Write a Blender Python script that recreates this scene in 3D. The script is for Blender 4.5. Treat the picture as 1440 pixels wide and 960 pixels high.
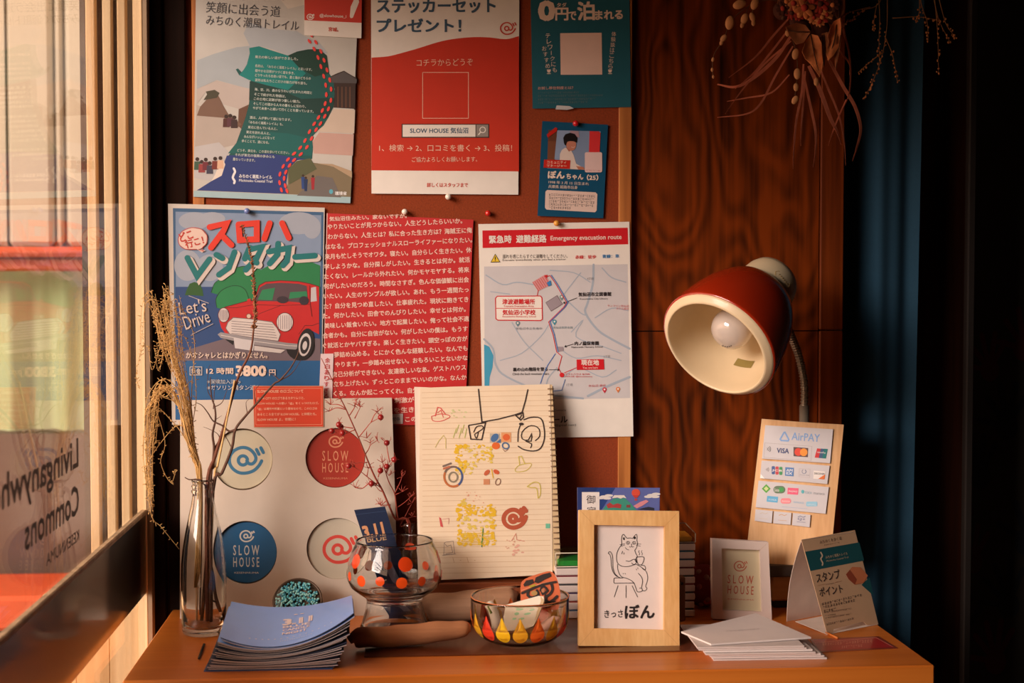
import bpy, math, random
from math import sin, cos, tan, pi, radians, sqrt, atan2
from mathutils import Vector, Matrix, Euler
from mathutils.geometry import tessellate_polygon

for o in list(bpy.data.objects):
    bpy.data.objects.remove(o)
S = bpy.context.scene
COL = S.collection
V = Vector
R = random.Random(7)

# ---------------------------------------------------------------- camera
F_PX = 2100.0
CAM = V((0.0, -2.10, 1.203))
ROT = Euler((radians(90 - 2.26), 0, radians(-4.19)), 'XYZ')
cd = bpy.data.cameras.new('camera')
cd.sensor_width = 36.0
cd.lens = F_PX / 1440 * 36
cd.clip_start = 0.05
cd.dof.use_dof = True
cd.dof.focus_distance = 2.02
cd.dof.aperture_fstop = 7.1
cam = bpy.data.objects.new('camera', cd)
cam.location = CAM
cam.rotation_euler = ROT
COL.objects.link(cam)
S.camera = cam
RM = ROT.to_matrix()

# ---------------------------------------------------------------- light
S.view_settings.view_transform = 'Standard'
S.view_settings.look = 'None'
S.view_settings.gamma = 1.0
S.view_settings.exposure = 0.0
S.view_settings.use_curve_mapping = False
S.cycles.use_denoising = True
S.cycles.max_bounces = 10
S.cycles.transparent_max_bounces = 24
S.cycles.sample_clamp_indirect = 4.0

W = bpy.data.worlds.new('hazy_daylight')
S.world = W
W.use_nodes = True
W.node_tree.nodes['Background'].inputs[0].default_value = (1.0, 0.60, 0.40, 1)
W.node_tree.nodes['Background'].inputs[1].default_value = 2.7

sl = bpy.data.lights.new('low_hazy_sun', 'SUN')
sl.energy = 3.35
sl.color = (1.0, 0.86, 0.80)
sl.angle = radians(26)
sun = bpy.data.objects.new('low_hazy_sun', sl)
sun.rotation_euler = V((0.68, 0.66, -0.295)).to_track_quat('-Z', 'Y').to_euler()
sun.location = (-2, -3, 3)
COL.objects.link(sun)

XW = -0.354                    # the window wall
ZT = 0.75                      # table top
WIN_Y0, WIN_Y1 = -1.50, -0.035
pl_ = bpy.data.lights.new('window_portal', 'AREA')
pl_.shape = 'RECTANGLE'
pl_.size = WIN_Y1 - WIN_Y0
pl_.size_y = 1.5
pl_.cycles.is_portal = True
po = bpy.data.objects.new('window_portal', pl_)
po.location = (XW - 0.03, (WIN_Y0 + WIN_Y1) / 2, 1.05)
po.rotation_euler = V((1, 0, 0)).to_track_quat('-Z', 'Z').to_euler()
COL.objects.link(po)

# ---------------------------------------------------------------- helpers
def ray(px, py):
    return RM @ V(((px - 720) / F_PX, -(py - 480) / F_PX, -1.0))

class Pl:
    """a plane in the room; at() gives the point of it seen at a pixel of the photograph"""
    def __init__(s, p0, n):
        s.p0 = V(p0); s.n = V(n).normalized()
        if s.n.dot(CAM - s.p0) < 0: s.n = -s.n
    def at(s, px, py, off=0.0):
        d = ray(px, py)
        t = (s.p0 - CAM).dot(s.n) / d.dot(s.n)
        return CAM + d * t + s.n * off

def PY(y): return Pl((0, y, 0), (0, -1, 0))
def T(px, py, z=ZT): return Pl((0, 0, z), (0, 0, 1)).at(px, py)
def pt(px, py, depth): return PY(depth - 2.10).at(px, py)
def P3(a, b, c): return Pl(a, (b - a).cross(c - a))
def lean(base_px, base_py, top_px, top_py, back, z=ZT):
    """plane standing on height z at the base pixel, leaning back so that the top pixel is `back` m farther"""
    a = T(base_px, base_py, z)
    b = PY(a.y + back).at(top_px, top_py)
    n = V((1, 0, 0)).cross(V((0, b.y - a.y, b.z - a.z)))
    return Pl(a, n)

def lin(c):
    c = c / 255.0
    return c / 12.92 if c <= 0.04045 else ((c + 0.055) / 1.055) ** 2.4

_m = {}
def M(col, rough=0.6, coat=0.0, metal=0.0, var=0.06, scale=40, name=None, bump=0.0):
    key = (tuple(col), rough, coat, metal, var, scale, bump)
    if key in _m: return _m[key]
    m = bpy.data.materials.new(name or 'surface_%d_%d_%d' % tuple(int(c) for c in col))
    m.use_nodes = True
    nt = m.node_tree; b = nt.nodes['Principled BSDF']
    c = [lin(x) for x in col]
    b.inputs['Roughness'].default_value = rough
    b.inputs['Coat Weight'].default_value = coat
    b.inputs['Coat Roughness'].default_value = 0.08
    b.inputs['Metallic'].default_value = metal
    tc = nt.nodes.new('ShaderNodeTexCoord')
    no = nt.nodes.new('ShaderNodeTexNoise')
    no.inputs['Scale'].default_value = scale; no.inputs['Detail'].default_value = 3
    nt.links.new(tc.outputs['Object'], no.inputs['Vector'])
    mr = nt.nodes.new('ShaderNodeMapRange')
    mr.inputs['From Min'].default_value = 0.3; mr.inputs['From Max'].default_value = 0.7
    mr.inputs['To Min'].default_value = 1 - var; mr.inputs['To Max'].default_value = 1 + var
    nt.links.new(no.outputs['Fac'], mr.inputs['Value'])
    vm = nt.nodes.new('ShaderNodeVectorMath'); vm.operation = 'SCALE'
    vm.inputs[0].default_value = c
    nt.links.new(mr.outputs['Result'], vm.inputs['Scale'])
    nt.links.new(vm.outputs[0], b.inputs['Base Color'])
    if bump:
        bp = nt.nodes.new('ShaderNodeBump'); bp.inputs['Strength'].default_value = bump; bp.inputs['Distance'].default_value = 0.002
        nt.links.new(no.outputs['Fac'], bp.inputs['Height']); nt.links.new(bp.outputs[0], b.inputs['Normal'])
    _m[key] = m
    return m

def wood(name, c1, c2, axis='Z', scale=1.0, rough=0.45, coat=0.0, dist=7.0, knots=False, spec=0.5):
    m = bpy.data.materials.new(name); m.use_nodes = True
    nt = m.node_tree; b = nt.nodes['Principled BSDF']
    tc = nt.nodes.new('ShaderNodeTexCoord'); mp = nt.nodes.new('ShaderNodeMapping')
    sc = {'X': (0.5, 5, 5), 'Y': (5, 0.5, 5), 'Z': (5, 5, 0.5)}[axis]
    mp.inputs['Scale'].default_value = [v * scale for v in sc]
    nt.links.new(tc.outputs['Object'], mp.inputs['Vector'])
    n1 = nt.nodes.new('ShaderNodeTexNoise'); n1.inputs['Scale'].default_value = 1.2; n1.inputs['Detail'].default_value = 2
    nt.links.new(mp.outputs[0], n1.inputs['Vector'])
    w = nt.nodes.new('ShaderNodeMath'); w.operation = 'MULTIPLY'; w.inputs[1].default_value = dist * 4
    nt.links.new(n1.outputs['Fac'], w.inputs[0])
    sn = nt.nodes.new('ShaderNodeMath'); sn.operation = 'SINE'
    nt.links.new(w.outputs[0], sn.inputs[0])
    n2 = nt.nodes.new('ShaderNodeTexNoise'); n2.inputs['Scale'].default_value = 14; n2.inputs['Detail'].default_value = 5
    mp2 = nt.nodes.new('ShaderNodeMapping'); mp2.inputs['Scale'].default_value = [v * scale * 1.2 for v in {'X': (0.15, 5, 5), 'Y': (5, 0.15, 5), 'Z': (5, 5, 0.15)}[axis]]
    nt.links.new(tc.outputs['Object'], mp2.inputs['Vector']); nt.links.new(mp2.outputs[0], n2.inputs['Vector'])
    a = nt.nodes.new('ShaderNodeMath'); a.operation = 'MULTIPLY_ADD'; a.inputs[1].default_value = 0.22; a.inputs[2].default_value = 0.0
    nt.links.new(sn.outputs[0], a.inputs[0])
    ad = nt.nodes.new('ShaderNodeMath'); ad.operation = 'ADD'
    nt.links.new(a.outputs[0], ad.inputs[0]); nt.links.new(n2.outputs['Fac'], ad.inputs[1])
    cr = nt.nodes.new('ShaderNodeValToRGB')
    cr.color_ramp.elements[0].position = 0.2; cr.color_ramp.elements[1].position = 0.8
    cr.color_ramp.elements[0].color = [lin(x) for x in c1] + [1]
    cr.color_ramp.elements[1].color = [lin(x) for x in c2] + [1]
    nt.links.new(ad.outputs[0], cr.inputs[0])
    nt.links.new(cr.outputs[0], b.inputs['Base Color'])
    b.inputs['Roughness'].default_value = rough
    b.inputs['Coat Weight'].default_value = coat; b.inputs['Coat Roughness'].default_value = 0.1
    b.inputs['Specular IOR Level'].default_value = spec
    return m

def glass(name, tint=(1, 1, 1), edge=0.75, f0=0.04, gloss=1.0, rough=0.015):
    """thin clear glass: clear straight through, mirror-like at grazing angles, a little darker at its edges"""
    m = bpy.data.materials.new(name); m.use_nodes = True
    nt = m.node_tree; nt.nodes.clear()
    out = nt.nodes.new('ShaderNodeOutputMaterial')
    lw = nt.nodes.new('ShaderNodeLayerWeight'); lw.inputs['Blend'].default_value = 0.5
    p5 = nt.nodes.new('ShaderNodeMath'); p5.operation = 'POWER'; p5.inputs[1].default_value = 5
    nt.links.new(lw.outputs['Facing'], p5.inputs[0])
    fr = nt.nodes.new('ShaderNodeMath'); fr.operation = 'MULTIPLY_ADD'; fr.inputs[1].default_value = (1 - f0) * gloss; fr.inputs[2].default_value = f0 * gloss
    nt.links.new(p5.outputs[0], fr.inputs[0])
    p2 = nt.nodes.new('ShaderNodeMath'); p2.operation = 'POWER'; p2.inputs[1].default_value = 3
    nt.links.new(lw.outputs['Facing'], p2.inputs[0])
    mx = nt.nodes.new('ShaderNodeMix'); mx.data_type = 'RGBA'
    nt.links.new(p2.outputs[0], mx.inputs[0])
    mx.inputs[6].default_value = (*tint, 1); mx.inputs[7].default_value = (tint[0] * edge, tint[1] * edge, tint[2] * edge, 1)
    tr = nt.nodes.new('ShaderNodeBsdfTransparent'); nt.links.new(mx.outputs[2], tr.inputs[0])
    gl = nt.nodes.new('ShaderNodeBsdfGlossy'); gl.inputs['Roughness'].default_value = rough
    ms = nt.nodes.new('ShaderNodeMixShader')
    nt.links.new(fr.outputs[0], ms.inputs[0]); nt.links.new(tr.outputs[0], ms.inputs[1]); nt.links.new(gl.outputs[0], ms.inputs[2])
    nt.links.new(ms.outputs[0], out.inputs['Surface'])
    return m

def cathedral_wood(name, centres, c1, c2):
    """sawn plank: long nested arches of grain round a few heart points, fine streaks over them"""
    m = bpy.data.materials.new(name); m.use_nodes = True
    nt = m.node_tree; b = nt.nodes['Principled BSDF']; N = nt.nodes.new; L = nt.links.new
    tc = N('ShaderNodeTexCoord')
    warp = N('ShaderNodeTexNoise'); warp.inputs['Scale'].default_value = 5.0; warp.inputs['Detail'].default_value = 2
    mw = N('ShaderNodeMapping'); mw.inputs['Scale'].default_value = (1.6, 1.0, 0.7); L(tc.outputs['Object'], mw.inputs['Vector']); L(mw.outputs[0], warp.inputs['Vector'])
    prev = None
    for cx, cz, st in centres:
        mp = N('ShaderNodeMapping'); mp.inputs['Location'].default_value = (-cx, 0, -cz * st); mp.inputs['Scale'].default_value = (1, 0, st)
        L(tc.outputs['Object'], mp.inputs['Vector'])
        ln = N('ShaderNodeVectorMath'); ln.operation = 'LENGTH'; L(mp.outputs[0], ln.inputs[0])
        if prev is None: prev = ln.outputs['Value']
        else:
            mn = N('ShaderNodeMath'); mn.operation = 'SMOOTH_MIN'; mn.inputs[2].default_value = 0.03; L(prev, mn.inputs[0]); L(ln.outputs['Value'], mn.inputs[1]); prev = mn.outputs[0]
    ad = N('ShaderNodeMath'); ad.operation = 'MULTIPLY_ADD'; ad.inputs[1].default_value = 0.14; L(warp.outputs['Fac'], ad.inputs[0]); L(prev, ad.inputs[2])
    fq = N('ShaderNodeMath'); fq.operation = 'MULTIPLY'; fq.inputs[1].default_value = 430; L(ad.outputs[0], fq.inputs[0])
    sn = N('ShaderNodeMath'); sn.operation = 'SINE'; L(fq.outputs[0], sn.inputs[0])
    fine = N('ShaderNodeTexNoise'); fine.inputs['Scale'].default_value = 90; fine.inputs['Detail'].default_value = 3
    mf = N('ShaderNodeMapping'); mf.inputs['Scale'].default_value = (1, 1, 0.03); L(tc.outputs['Object'], mf.inputs['Vector']); L(mf.outputs[0], fine.inputs['Vector'])
    big = N('ShaderNodeTexNoise'); big.inputs['Scale'].default_value = 7; big.inputs['Detail'].default_value = 2
    mb_ = N('ShaderNodeMapping'); mb_.inputs['Scale'].default_value = (1, 1, 0.3); L(tc.outputs['Object'], mb_.inputs['Vector']); L(mb_.outputs[0], big.inputs['Vector'])
    a1 = N('ShaderNodeMath'); a1.operation = 'MULTIPLY_ADD'; a1.inputs[1].default_value = 0.13; L(sn.outputs[0], a1.inputs[0]); L(fine.outputs['Fac'], a1.inputs[2])
    a2 = N('ShaderNodeMath'); a2.operation = 'ADD'; L(a1.outputs[0], a2.inputs[0]); L(big.outputs['Fac'], a2.inputs[1])
    cr = N('ShaderNodeValToRGB')
    cr.color_ramp.elements[0].position = 0.66; cr.color_ramp.elements[1].position = 1.32 if False else 1.0
    cr.color_ramp.elements[0].color = [lin(x) for x in c1] + [1]; cr.color_ramp.elements[1].color = [lin(x) for x in c2] + [1]
    hf = N('ShaderNodeMapRange'); hf.inputs['From Min'].default_value = 0.45; hf.inputs['From Max'].default_value = 1.45; L(a2.outputs[0], hf.inputs['Value'])
    cr.color_ramp.elements[0].position = 0.2; cr.color_ramp.elements[1].position = 0.85
    L(hf.outputs['Result'], cr.inputs[0]); L(cr.outputs[0], b.inputs['Base Color'])
    b.inputs['Roughness'].default_value = 0.55; b.inputs['Specular IOR Level'].default_value = 0.12
    return m

def clear_glass(name, tint=(1, 1, 1), ior=1.45):
    """solid refracting glass"""
    m = bpy.data.materials.new(name); m.use_nodes = True
    b = m.node_tree.nodes['Principled BSDF']
    b.inputs['Base Color'].default_value = (*tint, 1); b.inputs['Roughness'].default_value = 0.0
    b.inputs['IOR'].default_value = ior; b.inputs['Transmission Weight'].default_value = 1.0
    return m

def spline(pts, n=6):
    """Catmull-Rom through points"""
    pts = [V(p) for p in pts]
    if len(pts) < 3: return pts
    P = [pts[0] * 2 - pts[1]] + pts + [pts[-1] * 2 - pts[-2]]
    out = []
    for i in range(1, len(P) - 2):
        a, b, c, d = P[i - 1:i + 3]
        for k in range(n):
            t = k / n
            out.append(0.5 * ((2 * b) + (c - a) * t + (2 * a - 5 * b + 4 * c - d) * t * t + (3 * b - a - 3 * c + d) * t ** 3))
    out.append(pts[-1])
    return out

ORIG = {}
class MB:
    def __init__(s):
        s.v = []; s.f = []; s.mi = []; s.sm = []; s.mats = []
    def mat(s, m):
        if m not in s.mats: s.mats.append(m)
        return s.mats.index(m)
    def add(s, vs, fs, m, smooth=False):
        k = len(s.v); i = s.mat(m)
        s.v += [V(v) for v in vs]
        for f in fs:
            s.f.append([k + j for j in f]); s.mi.append(i); s.sm.append(smooth)
    def box(s, lo, hi, m, rz=0, piv=None):
        x0, y0, z0 = lo; x1, y1, z1 = hi
        vs = [V(p) for p in ((x0, y0, z0), (x1, y0, z0), (x1, y1, z0), (x0, y1, z0), (x0, y0, z1), (x1, y0, z1), (x1, y1, z1), (x0, y1, z1))]
        if rz:
            c = V(piv) if piv else V(((x0 + x1) / 2, (y0 + y1) / 2, 0)); q = Matrix.Rotation(rz, 3, 'Z')
            vs = [q @ (v - c) + c for v in vs]
        s.add(vs, [(0, 3, 2, 1), (4, 5, 6, 7), (0, 1, 5, 4), (1, 2, 6, 5), (2, 3, 7, 6), (3, 0, 4, 7)], m)
    def bbox(s, lo, hi, m, b=0.002, rz=0, piv=None):
        """box with chamfered edges"""
        x0, y0, z0 = lo; x1, y1, z1 = hi
        vs = []
        def r(i, z): return [(x0 + i, y0 + b, z), (x0 + b, y0 + i, z), (x1 - b, y0 + i, z), (x1 - i, y0 + b, z), (x1 - i, y1 - b, z), (x1 - b, y1 - i, z), (x0 + b, y1 - i, z), (x0 + i, y1 - b, z)]
        rings = [[(x0 + b, y0 + b, z0), (x0 + b, y0 + b, z0), (x1 - b, y0 + b, z0), (x1 - b, y0 + b, z0), (x1 - b, y1 - b, z0), (x1 - b, y1 - b, z0), (x0 + b, y1 - b, z0), (x0 + b, y1 - b, z0)],
                 r(0, z0 + b), r(0, z1 - b),
                 [(x0 + b, y0 + b, z1), (x0 + b, y0 + b, z1), (x1 - b, y0 + b, z1), (x1 - b, y0 + b, z1), (x1 - b, y1 - b, z1), (x1 - b, y1 - b, z1), (x0 + b, y1 - b, z1), (x0 + b, y1 - b, z1)]]
        vs = [V(p) for q in rings for p in q]
        if rz:
            c = V(piv) if piv else V(((x0 + x1) / 2, (y0 + y1) / 2, 0)); q = Matrix.Rotation(rz, 3, 'Z')
            vs = [q @ (v - c) + c for v in vs]
        fs = []
        for k in range(3):
            for i in range(8):
                fs.append((k * 8 + i, k * 8 + (i + 1) % 8, k * 8 + 8 + (i + 1) % 8, k * 8 + 8 + i))
        fs.append([7, 6, 4, 2]); fs.append([24, 26, 28, 30])
        s.add(vs, fs, m)
    def tube(s, pts, rad, m, seg=6, cap=True, smooth=True):
        pts = [V(p) for p in pts]; n = len(pts)
        if not hasattr(rad, '__len__'): rad = [rad] * n
        t0 = (pts[1] - pts[0]).normalized()
        up = V((0, 0, 1)) if abs(t0.z) < 0.9 else V((1, 0, 0))
        u = t0.cross(up).normalized()
        vs = []
        for i in range(n):
            t = (pts[min(i + 1, n - 1)] - pts[max(i - 1, 0)])
            t = t.normalized() if t.length > 1e-9 else t0
            u = (u - t * u.dot(t)); u = u.normalized() if u.length > 1e-6 else t.orthogonal().normalized()
            w = t.cross(u)
            for k in range(seg):
                a = 2 * pi * k / seg
                vs.append(pts[i] + (u * cos(a) + w * sin(a)) * rad[i])
        fs = [(i * seg + k, i * seg + (k + 1) % seg, (i + 1) * seg + (k + 1) % seg, (i + 1) * seg + k) for i in range(n - 1) for k in range(seg)]
        if cap: fs += [list(range(seg))[::-1], [(n - 1) * seg + k for k in range(seg)]]
        s.add(vs, fs, m, smooth)
    def lathe(s, prof, m, c=(0, 0, 0), ax=None, seg=48, smooth=True, capa=False, capb=False, mfn=None):
        """prof: (radius, along axis) pairs"""
        c = V(c); ax = V(ax).normalized() if ax else V((0, 0, 1))
        u = ax.orthogonal().normalized() if abs(ax.z) < 0.999 else V((1, 0, 0)); w = ax.cross(u)
        vs = [c + ax * h + (u * cos(2 * pi * k / seg) + w * sin(2 * pi * k / seg)) * r for r, h in prof for k in range(seg)]
        fs = [(i * seg + k, i * seg + (k + 1) % seg, (i + 1) * seg + (k + 1) % seg, (i + 1) * seg + k) for i in range(len(prof) - 1) for k in range(seg)]
        if capa: fs.append(list(range(seg))[::-1])
        if capb: fs.append([(len(prof) - 1) * seg + k for k in range(seg)])
        s.add(vs, fs, m, smooth)
    def ball(s, c, r, m, seg=12, rings=8, sc=(1, 1, 1), rot=None):
        c = V(c); vs = []
        for i in range(rings + 1):
            th = pi * i / rings
            for k in range(seg):
                a = 2 * pi * k / seg
                p = V((sin(th) * cos(a) * r * sc[0], sin(th) * sin(a) * r * sc[1], cos(th) * r * sc[2]))
                if rot: p = rot @ p
                vs.append(c + p)
        fs = [(i * seg + k, (i + 1) * seg + k, (i + 1) * seg + (k + 1) % seg, i * seg + (k + 1) % seg) for i in range(rings) for k in range(seg)]
        s.add(vs, fs, m, True)
    def grid(s, fn, nu, nv, m, smooth=True, thick=None):
        """fn(u,v) -> point; optional thickness vector closes it to a solid sheet"""
        A = [V(fn(i / nu, j / nv)) for j in range(nv + 1) for i in range(nu + 1)]
        q = lambda i, j: j * (nu + 1) + i
        fs = [(q(i, j), q(i + 1, j), q(i + 1, j + 1), q(i, j + 1)) for j in range(nv) for i in range(nu)]
        s.add(A, fs, m, smooth)
        if thick is not None:
            tv = V(thick)
            s.add([a + tv for a in A], [f[::-1] for f in fs], m, smooth)
            rim = [q(i, 0) for i in range(nu)] + [q(nu, j) for j in range(nv)] + [q(i, nv) for i in range(nu, 0, -1)] + [q(0, j) for j in range(nv, 0, -1)]
            s.skirt([A[i] for i in rim], tv, m)
    def skirt(s, loop, tv, m):
        n = len(loop)
        s.add(list(loop) + [V(p) + tv for p in loop], [(i, n + i, n + (i + 1) % n, (i + 1) % n) for i in range(n)], m)
    def face(s, loops, m):
        """planar polygon with holes; loops of 3D points"""
        tris = tessellate_polygon([[V(p) for p in l] for l in loops])
        s.add([p for l in loops for p in l], tris, m)
    def solid(s, loop, tv, m, holes=(), back=True, mside=None):
        tv = V(tv)
        s.face([loop] + list(holes), m)
        if back: s.face([[V(p) + tv for p in l] for l in [loop] + list(holes)], m)
        for l in [loop] + list(holes): s.skirt([V(p) for p in l], tv, mside or m)
    def build(s, name, parent=None, origin=None, kind=None):
        if parent is not None: o0 = ORIG[parent.name]
        elif origin is not None: o0 = V(origin)
        else:
            n = len(s.v)
            o0 = V((sum(v.x for v in s.v) / n, sum(v.y for v in s.v) / n, min(v.z for v in s.v)))
        me = bpy.data.meshes.new(name)
        me.from_pydata([v - o0 for v in s.v], [], s.f)
        for m in s.mats: me.materials.append(m)
        me.polygons.foreach_set('material_index', s.mi)
        me.polygons.foreach_set('use_smooth', s.sm)
        me.update()
        o = bpy.data.objects.new(name, me); COL.objects.link(o)
        if parent is not None: o.parent = parent
        else: o.location = o0
        ORIG[o.name] = o0
        if kind: o['kind'] = kind
        return o

def thing(name, label, cat, loc, group=None):
    o = bpy.data.objects.new(name, None); COL.objects.link(o)
    o.empty_display_size = 0.02
    o.location = loc; ORIG[o.name] = V(loc)
    return mark(o, label, cat, group)
def mark(o, label, cat, group=None):
    o['label'] = label; o['category'] = cat
    if group: o['group'] = group
    return o
def struct_root(name, loc=(0, 0, 0)):
    o = bpy.data.objects.new(name, None); COL.objects.link(o); o.location = loc; ORIG[o.name] = V(loc); o['kind'] = 'structure'
    return o

_tc = {}
def text_tris(body, bold=0.0):
    bold = min(bold, 0.0)
    k = (body, bold)
    if k in _tc: return _tc[k]
    c = bpy.data.curves.new('lettering', 'FONT'); c.body = body; c.resolution_u = 2; c.offset = bold; c.fill_mode = 'FRONT'
    o = bpy.data.objects.new('lettering', c)
    me = o.to_mesh()
    vs = [(v.co.x, v.co.y) for v in me.vertices]; fs = [tuple(p.vertices) for p in me.polygons]
    o.to_mesh_clear(); bpy.data.objects.remove(o); bpy.data.curves.remove(c)
    _tc[k] = (vs, fs)
    return _tc[k]

LAY = 0.00013
class Art:
    """printing on a surface: 2D drawing in the units of a zoomed crop of the photograph"""
    def __init__(s, at, sc=1.0, ox=0.0, oy=0.0, mb=None, rough=0.55, coat=0.0):
        s.at_ = at.at if isinstance(at, Pl) else at
        s.sc, s.ox, s.oy = sc, ox, oy; s.mb = mb or MB(); s.rough = rough; s.coat = coat; s.cnt = 0
    def tick(s): s.cnt = (s.cnt + 1) % 15
    def p(s, x, y, l): return s.at_(s.ox + x / s.sc, s.oy + y / s.sc, l * LAY + (s.cnt * 8e-6 if l else 0))
    def m(s, c): return c if isinstance(c, bpy.types.Material) else M(c, s.rough, s.coat, var=0.03)
    def sheet(s, pts, c, th=0.0004):
        loop = [s.p(x, y, 0) for x, y in pts]
        n = (loop[1] - loop[0]).cross(loop[-1] - loop[0]).normalized()
        if n.dot(CAM - loop[0]) < 0: n = -n
        s.mb.solid(loop, -n * th, s.m(c))
    def poly(s, pts, c, l=1):
        s.tick()
        pts = [V((x, y, 0)) for x, y in pts]
        tr = tessellate_polygon([pts])
        s.mb.add([s.p(q.x, q.y, l) for q in pts], tr, s.m(c))
    def rect(s, x0, y0, x1, y1, c, l=1): s.poly([(x0, y0), (x1, y0), (x1, y1), (x0, y1)], c, l)
    def rrect(s, x0, y0, x1, y1, r, c, l=1, sk=0):
        pts = []
        for cx, cy, a0 in ((x1 - r, y0 + r, -90), (x1 - r, y1 - r, 0), (x0 + r, y1 - r, 90), (x0 + r, y0 + r, 180)):
            for k in range(5):
                a = radians(a0 + 22.5 * k); x = cx + r * cos(a); y = cy + r * sin(a)
                pts.append((x - (y - y0) * 0, y + (x - x0) * sk))
        s.poly(pts, c, l)
    def ell(s, cx, cy, rx, ry=None, c=None, l=1, rot=0, n=24):
        ry = rx if ry is None else ry; q = radians(rot)
        s.poly([(cx + rx * cos(a) * cos(q) - ry * sin(a) * sin(q), cy + rx * cos(a) * sin(q) + ry * sin(a) * cos(q)) for a in [2 * pi * k / n for k in range(n)]], c, l)
    def line(s, pts, w, c, l=2, closed=False, smooth=0):
        if smooth:
            q = [V((x, y, 0)) for x, y in pts]
            if closed: q = q + [q[0]]
            pts = [(v.x, v.y) for v in spline(q, smooth)]; closed = False
        if closed: pts = list(pts) + [pts[0]]
        s.tick(); m = s.m(c); L = []; Rr = []
        pts = [p for i, p in enumerate(pts) if i == 0 or abs(p[0] - pts[i - 1][0]) + abs(p[1] - pts[i - 1][1]) > 1e-6]
        if len(pts) < 2: return
        for i in range(len(pts)):
            a = pts[max(i - 1, 0)]; b = pts[min(i + 1, len(pts) - 1)]; p = pts[i]
            d1 = V((p[0] - a[0], p[1] - a[1])); d2 = V((b[0] - p[0], b[1] - p[1]))
            if d1.length < 1e-9: d1 = d2
            if d2.length < 1e-9: d2 = d1
            d1 = d1.normalized(); d2 = d2.normalized()
            t = d1 + d2
            t = t.normalized() if t.length > 0.3 else d1
            k = 1 / max(0.5, abs(t.dot(d1)))
            nx, ny = -t.y * w / 2 * k, t.x * w / 2 * k
            L.append(s.p(p[0] + nx, p[1] + ny, l)); Rr.append(s.p(p[0] - nx, p[1] - ny, l))
        n = len(pts)
        s.mb.add(L + Rr, [(i, i + 1, n + i + 1, n + i) for i in range(n - 1)], m)
        if not closed and w > 2.5:
            for e in (pts[0], pts[-1]): s.ell(e[0], e[1], w / 2, w / 2, c, l, n=10)
    def ring(s, cx, cy, rx, ry, w, c, l=2, a0=0, a1=360, rot=0):
        q = radians(rot); n = max(6, int(abs(a1 - a0) / 10))
        pts = []
        for k in range(n + 1):
            a = radians(a0 + (a1 - a0) * k / n)
            pts.append((cx + rx * cos(a) * cos(q) - ry * sin(a) * sin(q), cy + rx * cos(a) * sin(q) + ry * sin(a) * cos(q)))
        s.line(pts, w, c, l)
    def text(s, body, x0, y0, x1, y1=None, h=None, c=(0, 0, 0), l=3, bold=0.0, up=None, mirror=False):
        """body with its lower-left corner at (x0,y0) and lower-right at (x1,y1); h = height, else natural"""
        vs, fs = text_tris(body, bold)
        if not vs: return
        y1 = y0 if y1 is None else y1
        ax = min(v[0] for v in vs); bx = max(v[0] for v in vs); ay = min(v[1] for v in vs); by = max(v[1] for v in vs)
        ex = V((x1 - x0, y1 - y0)); k = ex.length / (bx - ax)
        hh = h if h is not None else k * (by - ay)
        uv = V(up).normalized() if up else V((ex.y, -ex.x)).normalized()
        if up is None and uv.y > 0: uv = -uv
        # heavier weights: the same letters laid down again, shifted by a hair
        shifts = [(0, 0)] if bold <= 0.004 else [(-bold * .8, -bold * .8), (bold * .8, -bold * .8), (-bold * .8, bold * .8), (bold * .8, bold * .8)]
        for dx, dy in shifts:
            s.tick(); out = []
            for x, y in vs:
                a = (x + dx - ax) / (bx - ax); b = (y + dy - ay) / (by - ay)
                q = V((x0, y0)) + ex * a + uv * hh * b
                out.append(s.p(q.x, q.y, l))
            s.mb.add(out, fs, s.m(c))
    def vtext(s, body, x0, y0, x1, y1, sz, c, l=3, bold=0.0):
        n = len(body)
        for i, ch in enumerate(body):
            t = i / max(1, n - 1); x = x0 + (x1 - x0) * t; y = y0 + (y1 - y0) * t
            if ch in 'ー!':
                s.line([(x, y - sz * 0.4), (x, y + sz * 0.4)], sz * 0.12, c, l)
            else: s.text(ch, x - sz / 2, y + sz / 2, x + sz / 2, h=sz, c=c, l=l, bold=bold)
    def dashes(s, x0, y0, x1, h, c, l=3, y1=None, seed=0, frac=1.0, tall=0.55):
        """a line of small print too fine to read"""
        rr = random.Random(seed * 31 + int(x0 + y0)); x = x0; y1 = y0 if y1 is None else y1
        while x < x0 + (x1 - x0) * frac - h * 0.2:
            w = h * rr.uniform(0.45, 0.8); t = (x - x0) / max(1e-6, x1 - x0); y = y0 + (y1 - y0) * t
            k = rr.random()
            hh = h * 0.45
            s.line([(x, y - hh * rr.uniform(0.2, 1)), (x + w, y - hh * rr.uniform(0.2, 1))], h * 0.14, c, l)
            if k < tall: s.line([(x + w * rr.uniform(.3, .7), y - hh), (x + w * rr.uniform(.3, .7), y + hh)], h * 0.14, c, l)
            if k < 0.8: s.line([(x, y + hh * rr.uniform(0.1, 1)), (x + w, y + hh * rr.uniform(0.1, 1))], h * 0.14, c, l)
            x += w + h * 0.3
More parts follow.
